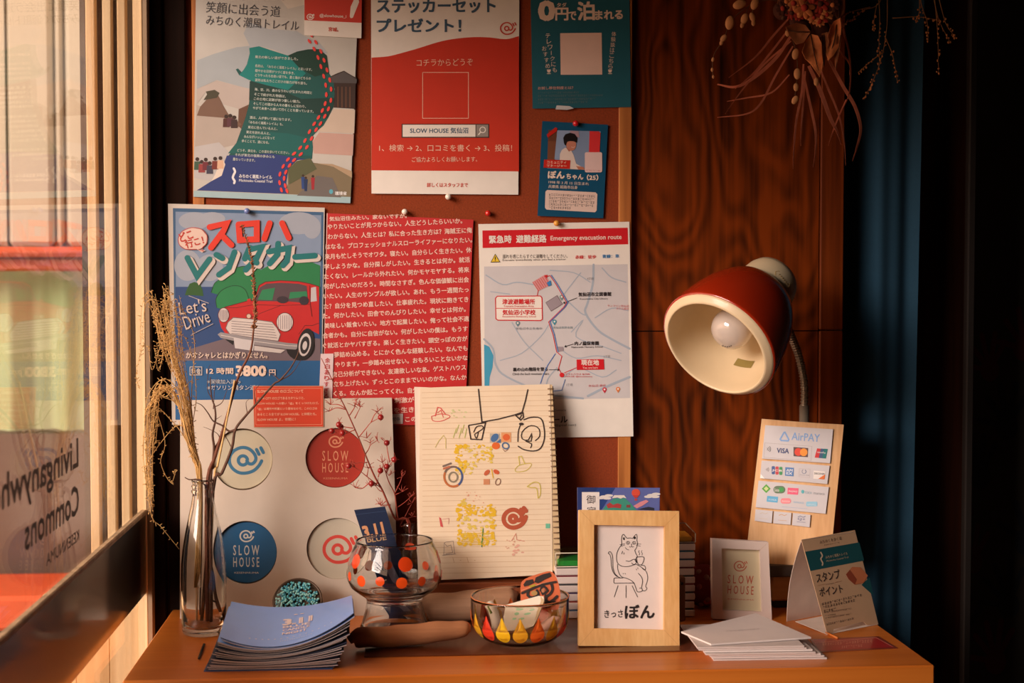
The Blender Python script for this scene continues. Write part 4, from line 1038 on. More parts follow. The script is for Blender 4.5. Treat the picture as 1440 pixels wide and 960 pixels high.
twig([(290, 690, -.004), (283, 676, -.004), (276, 674, -.004), (266, 674, -.006), (260, 671, -.006)], 0.0015, 0.0006, m_tw, inb(0.006, -0.002, 0.14),
     label='short bent twig lying level over the bottle mouth', cat='twig')
twig([(284, 684, .004), (276, 650, .006), (267, 635, .006), (262, 618, .006), (258, 612, .006), (256, 600, .006), (257, 590, .006)], 0.0012, 0.0004, m_tw, inb(-0.006, 0.006, 0.02),
     [([(262, 618, .006), (268, 611, .006), (276, 608, .006)], 0.0006), ([(258, 612, .006), (252, 611, .006)], 0.0005)], label='thin curved twig bending left in front of the cream panel edge', cat='twig')
twig([(301, 680, 0), (306, 655, 0), (313, 620, 0), (319, 590, 0), (326, 555, .003), (330, 535, .003)], 0.0016, 0.0012, m_gr2, inb(0.004, 0.010, 0.012),
     label='straight pale straw-coloured stem leaning right of the dark twigs', cat='stem')
twig([(279, 684, 0), (276, 655, 0), (273, 620, 0), (268, 570, 0), (262, 540, .002)], 0.0017, 0.0012, m_gr2, inb(-0.010, 0.002, 0.012),
     label='straight pale straw-coloured stem leaning left among golden grass', cat='stem')
def inb_twig():
    mb = MB(); q = spline([inb(0.004, 0.0, 0.185), inb(0.008, 0.002, 0.15), inb(0.004, 0.004, 0.12), inb(0.010, 0.002, 0.08), inb(0.016, -0.002, 0.045), inb(0.022, -0.006, 0.028)], 5)
    mb.tube(q, [0.0022 + 0.0012 * sin(i * 0.5) ** 2 * 0.6 for i in range(len(q))], m_tw, 6)
    mb.tube([inb(0.018, -0.003, 0.04), inb(0.012, -0.008, 0.044), inb(0.009, -0.010, 0.043)], [0.0016, 0.0012, 0.0006], m_tw, 5)
    mark(mb.build('dried_twig', origin=inb(0.02, -0.004, 0.02)), 'knobbly brown twig standing inside the clear bottle', 'twig')
inb_twig()
# golden grass: fine drooping panicles
def grass(seed, pts, r=0.0006):
    rr = random.Random(seed)
    base = inb(-0.008 + rr.uniform(-.004, .004), rr.uniform(-.004, .006), 0.06)
    neck = inb(-0.004 + rr.uniform(-.003, .003), rr.uniform(-.003, .003), 0.20)
    q = spline([base, neck] + [dpt(*p) for p in pts], 6)
    n = len(q); mb = MB()
    mb.tube(q, [r * (1 - 0.6 * i / n) for i in range(n)], m_gr, 4)
    for i in range(int(n * 0.35), n):
        if q[i].x < XW + 0.012: continue
        for _ in range(2):
            if rr.random() < 0.6:
                d = V((rr.uniform(-1, 1), rr.uniform(-1, 1), rr.uniform(-.6, 1))).normalized()
                L = rr.uniform(0.002, 0.0055)
                e = q[i] + d * L; e.x = max(e.x, XW + 0.010)
                mb.tube([q[i], e], [0.0003, 0.0005], m_gr, 4)
    for p in mb.v:
        if p.x < XW + 0.008: p.x = XW + 0.008
    mark(mb.build('grass_stem', origin=base), 'fine golden dried grass stem arching left out of the clear bottle', 'dried grass', 'golden grass stems in the bottle')
rg = random.Random(11)
for k in range(42):
    t = rg.random(); dd = rg.uniform(-0.03, 0.03); j = lambda s: rg.uniform(-s, s)
    topx = 206 + 44 * t + j(5); topy = 408 + 70 * rg.random() ** 2 * (1.3 - t) + j(8)
    pts = [(272 + j(3), 630 + j(12), dd * .2), (265 - 10 * (1 - t) + j(2), 560 + j(10), dd * .5), (254 - 24 * (1 - t) + j(3), 490 + j(12), dd * .8), (topx + 6, topy + 30, dd), (topx, topy, dd)]
    mode = rg.random()
    if mode < 0.14: pts += [(topx - 8 - rg.random() * 6, topy + 4 + j(5), dd), (topx - 14 - rg.random() * 6, topy + 26 + 20 * rg.random(), dd), (topx - 13 + j(6), topy + 50 + 40 * rg.random(), dd)]
    grass(100 + k, pts, 0.0005)
# the tuft that hangs down on the left beside the window post
for k in range(13):
    j = lambda s: rg.uniform(-s, s); dd = rg.uniform(-0.02, 0.01)
    ex = 211 + j(9)
    grass(300 + k, [(264 + j(5), 610 + j(15), dd), (248 + j(6), 560 + j(14), dd), (228 + j(6), 545 + j(14), dd), (ex + 4, 566 + j(8), dd), (ex, 600 + j(20), dd), (ex - 1 + j(4), 650 + j(20), dd), (212 + j(4), 695 + rg.random() * 28, dd)], 0.0007)
for pts in ([(264, 620, 0), (250, 570, 0), (236, 545, 0), (216, 556, .0), (232, 620, 0), (226, 650, 0), (240, 678, 0), (248, 660, 0)], [(262, 620, 0), (240, 590, 0), (222, 580, 0), (210, 640, 0), (212, 720, 0), (228, 742, 0), (252, 772, 0)], [(270, 610, 0), (270, 540, 0), (274, 490, 0), (268, 455, 0), (252, 432, 0), (240, 440, 0)],
            [(270, 612, 0), (276, 560, 0), (272, 510, 0), (262, 478, 0), (255, 470, 0)], [(268, 620, 0), (258, 600, 0), (246, 600, 0), (228, 620, 0), (214, 640, 0), (205, 660, 0), (206, 690, 0)]):
    grass(400 + len(pts) + int(pts[0][0]), pts, 0.0007)

# ================================================================ leaflets
NL = 22
def lf(t, u, v):
    """point of leaflet number t (0 bottom .. 1 top); u across, v towards the wall"""
    xf0, xf1 = -0.2293 + (-0.2119 + 0.2293) * t, -0.0798 + (-0.0582 + 0.0798) * t
    xb0, xb1 = -0.2293 + 0.014 * t, -0.0850 + 0.020 * t
    dep = 1.745 + (1.885 - 1.745) * v - 0.004 * t
    x = (xf0 + (xf1 - xf0) * u) * (1 - v) + (xb0 + (xb1 - xb0) * u) * v
    def q3(a, m, c): return a * (1 - u) * (1 - 2 * u) + 4 * m * u * (1 - u) + c * u * (2 * u - 1)
    zf = q3(0.040, 0.0296, 0.066); zb = q3(0.052, 0.0440, 0.0575)
    z = ZT + 0.0006 + t ** 1.15 * ((zf * (1 - v) + zb * v))
    return V((x, dep - 2.10, z))
m_lt = M((126, 172, 250), 0.35, 0.3, var=0.03); m_ln = M((44, 52, 78), 0.5); m_le = M((176, 166, 168), 0.7); m_lb = M((52, 84, 138), 0.5)  # m_lt: the window's bluish reflection on navy print, put into the colour
jit = random.Random(21)
for i in range(NL):
    t = i / (NL - 1); jx, jy = (jit.uniform(-.003, .003), jit.uniform(-.003, .003)) if 0 < i < NL - 1 else (0, 0)
    if i == 0: jx = -0.003
    mb = MB()
    top = m_lt if i >= NL - 3 else (m_lb if i == 0 else m_ln)
    fn = lambda u, v: lf(t, u, v) + V((jx, jy, 0.0006))
    th = 0.0011
    me_ = m_le if i % 5 != 1 else m_ln
    if i == 0: me_ = m_lb
    n_u, n_v = (40, 20) if i == NL - 1 else (16, 8)
    Ag = [fn(a / n_u, c / n_v) for c in range(n_v + 1) for a in range(n_u + 1)]
    qd = lambda a, c: c * (n_u + 1) + a
    fs = [(qd(a, c), qd(a + 1, c), qd(a + 1, c + 1), qd(a, c + 1)) for c in range(n_v) for a in range(n_u)]
    mb.add(Ag, fs, top, True); mb.add([p - V((0, 0, th)) for p in Ag], [f[::-1] for f in fs], m_ln, True)
    rim = [qd(a, 0) for a in range(n_u)] + [qd(n_u, c) for c in range(n_v)] + [qd(a, n_v) for a in range(n_u, 0, -1)] + [qd(0, c) for c in range(n_v, 0, -1)]
    mb.skirt([Ag[r] for r in rim], V((0, 0, -th)), me_)
    if i == NL - 1:
        A = Art(lambda x, y, off: lf(1.0, x, 1 - y) + V((0, 0, 0.0006 + 0.0005 + off)), mb=mb, rough=0.4)
        wh = (232, 220, 222)
        def uvtext(s_, x0, x1, y, h, c, bold=0.03):
            vs, fs2 = text_tris(s_, bold)
            ax = min(v[0] for v in vs); bx = max(v[0] for v in vs); ay = min(v[1] for v in vs); by = max(v[1] for v in vs)
            for sx, sy in ((-1, -1), (1, -1), (-1, 1), (1, 1)):
                A.tick(); mb.add([A.p(x0 + (x1 - x0) * (vx + sx * bold - ax) / (bx - ax), y - h * (vy + sy * bold * 0.6 - ay) / (by - ay), 1) for vx, vy in vs], fs2, A.m(c))
        uvtext('3.11', 0.45, 0.67, 0.50, 0.15, wh, 0.06)
        uvtext('BLUE', 0.45, 0.66, 0.58, 0.055, wh); uvtext('CANDLE', 0.45, 0.66, 0.66, 0.055, wh); uvtext('NIGHT', 0.45, 0.64, 0.745, 0.06, wh)
        for xx in (0.53, 0.58): A.ell(xx + 0.01, 0.24, 0.018, 0.012, wh, 1, n=8)
        for kx in range(14): A.rect(0.2 + kx * 0.048, 0.84 - 0.002 * kx, 0.2 + kx * 0.048 + 0.012, 0.85 - 0.002 * kx, wh, 1)
        for kx in range(14): A.rect(0.44 + kx * 0.018, 0.885, 0.446 + kx * 0.018, 0.9, (200, 204, 220), 1)
    lab = {NL - 1: 'curved candle night leaflet, sky reflection painted light blue, on top of the leaflet stack', 0: 'blue leaflet lying flat at the very bottom of the leaflet stack'}.get(i, 'curved dark navy leaflet inside the stack at the front of the table')
    mark(mb.build('leaflet'), lab, 'leaflet', 'leaflets in the front stack')
# black pen beside the stack
b = MB(); p0 = T(279.5, 928); p1 = T(287, 908)
p0.z = p1.z = ZT + 0.0019; d = (p1 - p0)
b.tube([p0, p0 + d * 0.03, p0 + d * 0.2, p0 + d * 0.8, p0 + d], [0.001, 0.0014, 0.0017, 0.0017, 0.0017], m_black, 8)
mark(b.build('pen'), 'thin black pen lying left of the leaflet stack', 'pen')

# ================================================================ driftwood
m_drift = wood('grey_brown_driftwood', (156, 118, 92), (186, 146, 116), 'X', 2.5, 0.85, 0, 1.5)
m_drift2 = wood('brown_driftwood', (158, 104, 68), (184, 128, 88), 'X', 2.5, 0.8, 0, 1.5)
def log(name_pts, radii, m, label):
    q = spline(name_pts, 6); n = len(q); rr = random.Random(len(label))
    mb = MB(); rs = []
    for i in range(n):
        t = i / (n - 1) * (len(radii) - 1); a = int(min(t, len(radii) - 2)); rs.append(radii[a] + (radii[a + 1] - radii[a]) * (t - a))
    mb.tube(q, rs, m, 16)
    for v in mb.v:
        v += V((0, 0, 0.0006 * sin(v.x * 140 + v.y * 90))) + V((0, 0.0006 * sin(v.x * 110 + v.z * 300), 0))
        v.z = max(v.z, MT + 0.0002)
    return mark(mb.build('driftwood'), label, 'driftwood')
def lp(px, depth, r): return V((pt(px, 800, depth).x, depth - 2.10, MT + r))
log([lp(598, 1.972, .018), lp(604, 1.972, .0195), lp(640, 1.975, .020), (lp(680, 1.978, .0215)), lp(716, 1.982, .0215), lp(724, 1.982, .020)], [0.010, 0.0185, 0.0195, 0.021, 0.021, 0.012], m_drift, 'thick grey-brown driftwood piece lying behind the two glass bowls')
log([lp(497, 1.838, .012), lp(503, 1.838, .013), lp(560, 1.842, .0135), lp(615, 1.846, .013) + V((0, 0, .004)), lp(652, 1.850, .011) + V((0, 0, .008)), lp(662, 1.850, .009) + V((0, 0, .010))], [0.004, 0.0125, 0.0135, 0.013, 0.010, 0.004], m_drift2, 'smooth brown driftwood stick lying in front of the footed glass bowl')

# ================================================================ footed glass bowl with orange dots
g_bowl = clear_glass('clear_bowl_glass', (0.985, 0.98, 0.97))
fb = T(553, 880); fb = V((pt(555, 880, 1.952).x, 1.952 - 2.10, MT))
bo = thing('footed_bowl', 'clear footed glass bowl with bright orange dots', 'bowl', fb)
pf = [(r_, z_ if z_ < 0.06 else 0.06 + (z_ - 0.06) * 0.90) for r_, z_ in [(0.0450, 0.0), (0.0455, 0.002), (0.0430, 0.006), (0.0385, 0.022), (0.0365, 0.034), (0.0385, 0.040), (0.048, 0.046), (0.0575, 0.054), (0.0618, 0.064), (0.0622, 0.074), (0.0600, 0.090), (0.0560, 0.104), (0.0520, 0.114), (0.0505, 0.119), (0.0508, 0.1205), (0.0492, 0.1205), (0.0490, 0.117), (0.0545, 0.102), (0.0583, 0.089), (0.0603, 0.074), (0.0600, 0.065), (0.056, 0.056), (0.047, 0.0485), (0.030, 0.045), (0.0002, 0.0445)]]
under = [(0.0002, 0.0400), (0.026, 0.0404), (0.0325, 0.0375), (0.0338, 0.033), (0.0352, 0.022), (0.0400, 0.006), (0.0430, 0.0006), (0.0450, 0.0)]
b = MB(); b.lathe(under + pf[1:], g_bowl, fb, None, 64)
m_or = M((236, 84, 24), 0.3, 0.4, var=0.03); m_or2 = M((214, 66, 20), 0.3, 0.4, var=0.03)
pf = pf
def rad_at(prof, z):
    for (r0, z0), (r1, z1) in zip(prof, prof[1:]):
        if min(z0, z1) <= z <= max(z0, z1) and z1 != z0: return r0 + (r1 - r0) * (z - z0) / (z1 - z0)
    return prof[-1][0]
def decal(mb, base, prof, shape, th0, z0, m, off=0.0004):
    """shape: outline of (sideways, up) metres laid on the turned surface, filled as a fan of rings"""
    r0 = rad_at(prof, z0); n = len(shape); rings = [0.0, 0.5, 1.0]; vs = []; fs = []
    def P_(x, y):
        z = z0 + y; r = rad_at(prof, z) + off; a = th0 + x / r0
        return base + V((r * sin(a), -r * cos(a), z))
    vs.append(P_(0, 0))
    for q in rings[1:]:
        vs += [P_(x * q, y * q) for x, y in shape]
    for k in range(n):
        fs.append((0, 1 + k, 1 + (k + 1) % n)); fs.append((1 + k, 1 + n + k, 1 + n + (k + 1) % n, 1 + (k + 1) % n))
    mb.add(vs, fs, m)
circ = lambda r: [(r * cos(2 * pi * k / 20), r * sin(2 * pi * k / 20)) for k in range(20)]
pf_out = pf[5:15]
for k in range(14):
    th = radians(-17 + k * 25.7); decal(b, fb, pf_out, circ(0.0072 if k % 2 else 0.0060), th, 0.0695 + (0.002 if k % 3 == 0 else 0), m_or)
for k in range(5):
    th = radians(14 + k * 72); decal(b, fb, pf_out, circ(0.0092), th, 0.0925, m_or2)
b.build('bowl_glass', bo)

# small sachet behind the bowl
sq = [pt(x, y, d) for x, y, d in ((497.5, 717, 2.028), (541, 711, 2.028), (573, 820, 2.010), (592, 865, 2.004), (545, 868, 2.004))]
SP = P3(sq[0], sq[1], sq[3])
A = Art(SP, 3.69, 460, 680, rough=0.3, coat=0.5)
A.sheet([(140, 136), (300, 117), (462, 640), (482, 668), (322, 690)], (30, 44, 74), 0.0025)
A.line([(148, 160), (306, 141)], 2, (60, 80, 116), 2)
A.text('3.11', 196, 284, 298, 260, h=62, c=(206, 150, 110), l=3, bold=0.05)
A.text('BLUE', 208, 312, 308, 294, h=18, c=(196, 160, 120), l=3, bold=0.02); A.line([(194, 288), (318, 262)], 2, (190, 150, 110), 3)
A.poly([(270, 345), (310, 350), (345, 430), (405, 560), (440, 640), (400, 640), (350, 540), (300, 430)], (120, 118, 136), 2)  # pale band is a reflection, painted on the sachet
sc_ = A.mb.build('sachet'); mark(sc_, 'slim navy blue sachet standing behind the footed bowl', 'sachet')
# berry bottle and branch
bb = V((pt(577, 800, 2.050).x, 2.050 - 2.10, ZT + 0.0005))
b = MB()
b.lathe([(0.0002, 0), (0.0125, 0), (0.0135, 0.003), (0.0135, 0.085), (0.0118, 0.098), (0.0095, 0.106), (0.0092, 0.112), (0.0112, 0.113), (0.0112, 0.122), (0.0095, 0.123), (0.0085, 0.118), (0.0085, 0.106), (0.0122, 0.085), (0.0122, 0.004), (0.0002, 0.003)], glass('small_bottle_glass', (0.95, 0.95, 0.93), 0.5, 0.06), bb, None, 32)
mark(b.build('small_bottle', origin=bb), 'small clear glass bottle behind the footed bowl', 'bottle')
m_bs = M((150, 62, 44), 0.7, var=0.2, scale=150, name='red_brown_stem'); m_bs2 = M((186, 80, 64), 0.7, var=0.2, scale=150); m_be = M((150, 30, 30), 0.3, 0.3, var=0.1)
def bp_(x, y, dd=0.0): return pt(430 + x / 4.363, 540 + y / 4.363, 2.050 + dd)
bt0 = bb + V((0.001, 0, 0.02))
br = thing('berry_branch', 'dried branch with dark red berries standing in the small bottle', 'branch', bt0)
mb = MB(); rr = random.Random(9)
def stick(pts, r0, r1, m=m_bs):
    q = spline(pts, 4); n = len(q); mb.tube(q, [r0 + (r1 - r0) * i / (n - 1) for i in range(n)], m, 5); return q
mouth = bb + V((-0.002, 0, 0.12))
q1 = stick([bt0, mouth] + [bp_(*p) for p in ((555, 830, -.006), (520, 765, -.010), (470, 650, -.016), (430, 580, -.02), (400, 515, -.024), (365, 430, -.03), (325, 330, -.034), (290, 250, -.036), (245, 150, -.04), (205, 70, -.04), (170, -10, -.04), (130, -90, -.04), (95, -160, -.04))], 0.0017, 0.0005)
q2 = stick([bt0 + V((0.002, 0.002, 0)), mouth + V((0.002, .001, 0))] + [bp_(*p) for p in ((572, 830, -.004), (555, 740, -.004), (545, 670, -.004), (510, 600, -.006), (490, 540, -.006), (470, 480, -.006))], 0.0014, 0.0005)
q3 = stick([mouth, bp_(580, 870, 0), bp_(605, 820, .002), bp_(630, 770, .004), bp_(652, 730, .004)], 0.0008, 0.0004)
sides = [((245, 150, -.04), (200, 125, -.04), (150, 125, -.038)), ((245, 155, -.04), (190, 145, -.04), (145, 165, -.04)), ((290, 270, -.036), (240, 262, -.036), (200, 250, -.036)), ((300, 280, -.036), (250, 300, -.038), (222, 300, -.04)), ((325, 325, -.034), (370, 270, -.03), (400, 235, -.03), (460, 203, -.03)), ((400, 235, -.03), (420, 190, -.03), (440, 170, -.03)),
         ((378, 480, -.026), (320, 482, -.03), (262, 502, -.034)), ((430, 610, -.02), (380, 570, -.026), (330, 530, -.03), (300, 508, -.03)), ((375, 565, -.026), (385, 515, -.02)), ((365, 430, -.03), (385, 400, -.024), (400, 370, -.02), (440, 345, -.02)), ((460, 635, -.016), (430, 615, -.02), (403, 612, -.024)), ((385, 610, -.024), (345, 640, -.026), (305, 635, -.03)),
         ((445, 570, -.02), (452, 540, -.016), (458, 530, -.014)), ((490, 540, -.006), (500, 510, -.006)), ((495, 545, -.006), (520, 490, -.006), (543, 462, -.006)), ((515, 480, -.006), (500, 400, -.006), (497, 360, -.006)), ((545, 670, -.004), (575, 610, 0), (590, 570, 0)), ((545, 680, -.004), (590, 660, 0)), ((500, 710, -.01), (460, 745, -.014)), ((520, 740, -.008), (480, 742, -.012), (450, 735, -.014)), ((555, 760, -.004), (600, 730, .002), (640, 695, .004)), ((600, 830, .002), (650, 815, .006)),
         ((475, 660, -.014), (450, 650, -.016), (430, 625, -.018)), ((270, 190, -.038), (300, 140, -.03), (310, 100, -.03)), ((300, 210, -.034), (335, 140, -.03))]
tips = []
for s_ in sides:
    q = stick([bp_(*p) for p in s_], 0.0008, 0.0004, m_bs2); tips.append(q[-1])
for t in tips + [q1[-8], q1[-14], q2[-1], q3[-1], bp_(300, 135, -.034), bp_(395, 360, -.026), bp_(510, 560, -.006), bp_(320, 600 - 470, -.034), bp_(375, 330, -.03)]:
    for _ in range(5):
        d = V((rr.uniform(-.7, .7), rr.uniform(-.5, .5), rr.uniform(-.1, 1))).normalized(); L = rr.uniform(0.003, 0.008)
        e = t + d * L
        mb.tube([t, e], [0.0005, 0.00035], m_bs2, 4)
        e2 = e + (d + V((rr.uniform(-.8, .8), 0, rr.uniform(-.4, .8)))).normalized() * 0.004; mb.tube([e, e2], [0.0004, 0.0003], m_bs2, 4)
mb.build('stem', br)
for x, y, dd in ((460, 203, -.034), (203, 248, -.040), (160, 287, -.042), (225, 300, -.044), (497, 360, -.010), (543, 462, -.010), (497, 505, -.010), (458, 530, -.018), (263, 502, -.038), (403, 610, -.028), (215, 262, -.036)):
    c = bp_(x, y, dd); b = MB(); b.ball(c, 0.0041, m_be, 14, 10)
    b.tube([c + V((0, -.003, -.0036)), c + V((0, -.0036, -.0048))], [0.0008, 0.0004], m_bs, 5)
    b.build('berry', br)

# ================================================================ drop-pattern bowl and what is in it
db = V((pt(731, 880, 1.856).x, 1.856 - 2.10, MT))
do = thing('drop_bowl', 'round glass bowl patterned with yellow, orange and red drops', 'bowl', db)
g_db = clear_glass('amber_tinted_glass', (0.99, 0.95, 0.90))
pd = [(0.0002, 0.0), (0.028, 0.0), (0.036, 0.0015), (0.047, 0.007), (0.0560, 0.0155), (0.0605, 0.026), (0.0618, 0.038), (0.0618, 0.052), (0.0620, 0.0575), (0.0622, 0.059), (0.0606, 0.059), (0.0602, 0.055), (0.0600, 0.038), (0.0588, 0.027), (0.0544, 0.0170), (0.0460, 0.0092), (0.035, 0.0042), (0.0002, 0.003)]
b = MB(); b.lathe(pd, g_db, db, None, 64)
def drop(w, h):
    pts = [(0, h * 0.62)]
    for a in range(-20, 201, 20):
        q = radians(-a); pts.append((w * cos(q), -h * 0.06 + w * 1.05 * sin(q)))
    return pts
cols = [(240, 196, 30), (236, 112, 40), (226, 170, 40), (226, 62, 34)]
for k in range(17):
    th = radians(-4 + k * 360 / 17)
    decal(b, db, pd[1:9], drop(0.0094, 0.034), th, 0.0225, M(cols[k % 4] if k not in (0,) else (226, 170, 40), 0.35, 0.3, var=0.03), 0.0005)
b.lathe([(0.0623, 0.0586), (0.0625, 0.0591), (0.0614, 0.0595), (0.0606, 0.0591)], M((196, 110, 60), 0.25, 0.5), db, None, 64)
b.build('bowl_glass', do)
# stamp with black relief
def slab_pl(A, pts, th, c, name): A.sheet(pts, c, th)
Q0 = V((db.x + 0.028, db.y + 0.012, MT + 0.022)); SPp = Pl(Q0 + V((0, -0.010, 0)), V((-0.10, -1, 0.22)))
st = thing('printing_stamp', 'orange printing block with black relief marks leaning in the drop bowl', 'stamp', Q0)
A = Art(SPp, 6, 640, 780, rough=0.6)
ol_ = [(585, 205), (640, 180), (740, 148), (800, 138), (835, 160), (868, 225), (888, 330), (880, 440), (850, 470), (700, 470), (570, 470), (552, 330), (556, 240)]
ol_ = [(v.x, v.y) for v in spline([V((x, y, 0)) for x, y in ol_ + ol_[:1]], 3)][:-1]
A.sheet(ol_, (206, 102, 58), 0.014)
A.build('stamp_block', st)
A2 = Art(lambda x, y, off: SPp.at(x, y, 0.0006 + off), 6, 640, 780, rough=0.5); kb = (38, 24, 20)
def relief(pts, w): A2.line(pts, w, kb, 3, smooth=2)
A2.poly([(575, 250), (600, 215), (655, 205), (665, 235), (620, 258), (585, 268)], kb, 3); A2.poly([(668, 230), (680, 190), (735, 165), (800, 148), (812, 180), (760, 205), (700, 240)], kb, 3)
A2.poly([(620, 262), (680, 245), (676, 260), (640, 275)], (170, 160, 40), 4)
A2.line([(560, 300), (660, 262), (760, 236), (850, 222)], 7, (226, 150, 110), 2)
relief([(565, 322), (640, 290), (740, 250), (850, 228)], 20); relief([(620, 300), (612, 340), (650, 360), (700, 340), (690, 300)], 22); relief([(720, 300), (740, 260), (780, 300), (740, 330), (730, 300)], 18); relief([(810, 240), (822, 290), (800, 330), (770, 350)], 22); relief([(760, 380), (800, 400), (860, 350)], 24); relief([(750, 440), (800, 430), (840, 400)], 24); relief([(765, 345), (770, 440)], 26)
A2.ell(668, 322, 26, 20, (176, 140, 80), 4); A2.ell(742, 300, 14, 18, (186, 120, 84), 4)
A2.build('relief', st)
# white carved rubber with green stain
WP = Pl(V((db.x + 0.000, db.y - 0.026, MT + 0.02)), V((-0.15, -1, 0.35)))
A = Art(WP, 6, 640, 780, rough=0.6)
A.sheet([(430, 420), (705, 345), (745, 350), (752, 385), (700, 520), (660, 600), (560, 635), (420, 640), (408, 520)], (236, 226, 206), 0.012)
A.poly([(720, 345), (752, 385), (700, 520), (670, 560), (690, 480), (724, 390)], (206, 178, 136), 1)
for x, y, rx, ry in ((545, 460, 34, 10), (610, 500, 30, 8), (520, 500, 20, 12), (560, 540, 26, 8), (648, 465, 24, 7), (500, 540, 18, 8)): A.ell(x, y, rx, ry, (164, 214, 168), 2, -10)
mark(A.mb.build('carved_eraser'), 'white wedge-shaped carved eraser with faint green ink in the drop bowl', 'eraser')
mb = MB(); q = spline([db + V((-0.040, -0.006, 0.0500)), db + V((-0.036, -0.012, 0.046)), db + V((-0.032, -0.016, 0.034)), db + V((-0.030, -0.018, 0.020))], 4)
mb.tube(q, [0.004, 0.0062, 0.0064, 0.0045][:1] + [0.006] * (len(q) - 2) + [0.003], M((230, 222, 206), 0.5), 10)
mb.tube([q[2] + V((-0.003, -.005, 0.001)), q[6] + V((-0.003, -.0055, 0))], [0.0012, 0.0016], M((120, 140, 60), 0.6), 6)
mark(mb.build('wrapped_sweet'), 'small white curled wrapper at the left inside the drop bowl', 'sweet')
mb = MB(); mb.ball(db + V((0.034, -0.020, 0.026)), 0.011, M((226, 190, 176), 0.5), 12, 8, (1.5, 0.8, 0.6), Matrix.Rotation(radians(-30), 3, 'Y')); mb.ball(db + V((0.041, -0.020, 0.033)), 0.005, M((230, 200, 190), 0.5), 8, 6, (1, 0.8, 0.7))
mark(mb.build('pebble_eraser'), 'pale pink rounded lump beneath the orange block in the drop bowl', 'eraser')

# ================================================================ notebook on its stand
nb_d = 1.998
NB0 = pt(590, 813, nb_d); NBt = pt(585, 544, nb_d + 0.062)
NP = Pl(NB0, V((1, 0, 0)).cross(NBt - NB0))
zl = pt(590, 818, nb_d).z
sd = thing('book_stand', 'low brown wooden stand holding the open notebook', 'stand', (pt(670, 840, 2.0).x, -0.09, ZT))
m_st = wood('reddish_stand_wood', (112, 52, 20), (148, 76, 32), 'X', 2, 0.5)
xl, xr = pt(572, 820, nb_d).x, pt(766, 820, nb_d).x
b = MB(); b.bbox((xl, nb_d - 2.114, zl - 0.017), (xr, nb_d - 2.10 + 0.02, zl - 0.0005), m_st, 0.0015); b.build('ledge', sd)
for px in (661, 606, 745):
    xx = pt(px, 820, nb_d).x
    b = MB(); b.bbox((xx - 0.006, nb_d - 2.102, ZT + 0.0017), (xx + 0.006, nb_d - 2.10 + 0.014, zl - 0.0175), m_st, 0.001); b.build('leg', sd)
b = MB(); b.bbox((xl + 0.01, nb_d - 2.092, ZT + 0.006), (xr - 0.01, nb_d - 2.10 + 0.013, ZT + 0.022), m_st, 0.001); b.build('lower_rail', sd)
b = MB(); b.solid([NP.at(x, y, -0.014) for x, y in ((600, 600), (760, 600), (762, 810), (596, 812))], -NP.n * 0.004, m_st); b.build('back_rest', sd)
nb = thing('notebook', 'open spiral notebook with stamped drawings standing upright on the wooden stand', 'notebook', NB0)
A = Art(NP, 3, 560, 520, rough=0.75)
edge = [(92, 76), (240, 70), (420, 66), (640, 60)]
A.sheet(edge + [(648, 400), (651, 862), (360, 878), (96, 888), (88, 500)], (234, 214, 186), 0.0008)
lc = (206, 172, 130)
for k in range(36):
    y = 92 + k * 21.8; A.line([(100 + k * 0.1, y + 4), (642, y - 8 + k * 0.05)], 1.4, lc, 1)
bkm = (52, 38, 34)
A.line([(338, 82), (344, 140), (352, 218)], 5, bkm, 5); A.line([(352, 220), (420, 208), (490, 190), (524, 178)], 5, bkm, 5); A.line([(546, 84), (536, 130), (522, 178)], 5, bkm, 5)
A.line([(296, 234), (368, 222), (352, 294), (306, 292)], 5, bkm, 5, True); A.line([(318, 262), (330, 240), (352, 236), (358, 246), (336, 262), (322, 272), (330, 288), (338, 262)], 4, bkm, 5, smooth=3)
A.line([(495, 192), (526, 182), (528, 200), (516, 212), (495, 192)], 5, bkm, 5); A.line([(505, 200), (512, 205), (520, 190)], 4, bkm, 5); A.ell(519, 228, 10, 6, bkm, 5)
A.line([(514, 234), (506, 260), (504, 302)], 4, bkm, 5, smooth=3); A.line([(506, 322), (530, 336), (570, 342), (600, 330), (616, 290), (614, 240), (600, 204), (560, 200), (530, 210)], 5, bkm, 5, smooth=3)
A.line([(578, 298), (596, 280), (594, 250), (574, 236), (548, 238), (522, 262), (522, 290), (548, 296), (562, 268), (560, 300), (536, 300), (562, 312), (558, 328)], 4, bkm, 5, smooth=2)
rr = random.Random(4)
def speck(x0, y0, x1, y1, n, c, l=2, s0=3, s1=11, asp=1.0):
    for _ in range(n):
        x, y = rr.uniform(x0, x1), rr.uniform(y0, y1); s = rr.uniform(s0, s1)
        A.ell(x, y, s, s * asp * rr.uniform(.4, .9), c, l, rr.uniform(-20, 20), n=7)
yl = (226, 184, 40); yl2 = (222, 196, 90)
speck(244, 312, 285, 430, 40, yl); speck(285, 312, 398, 400, 34, yl2, 2, 3, 9); speck(330, 316, 396, 380, 18, yl, 3, 3, 8); speck(250, 400, 330, 440, 16, yl2)
speck(250, 570, 412, 616, 70, yl); speck(252, 560, 262, 745, 22, yl, 3); speck(392, 590, 412, 738, 22, yl, 3); speck(262, 616, 400, 735, 60, yl2, 2, 3, 10); speck(258, 672, 380, 740, 40, yl, 3, 3, 9); speck(262, 545, 290, 572, 8, yl2)
for k in range(7): A.line([(268, 690 + k * 8), (330 + rr.uniform(0, 60), 688 + k * 8)], 3, (214, 176, 40), 4)
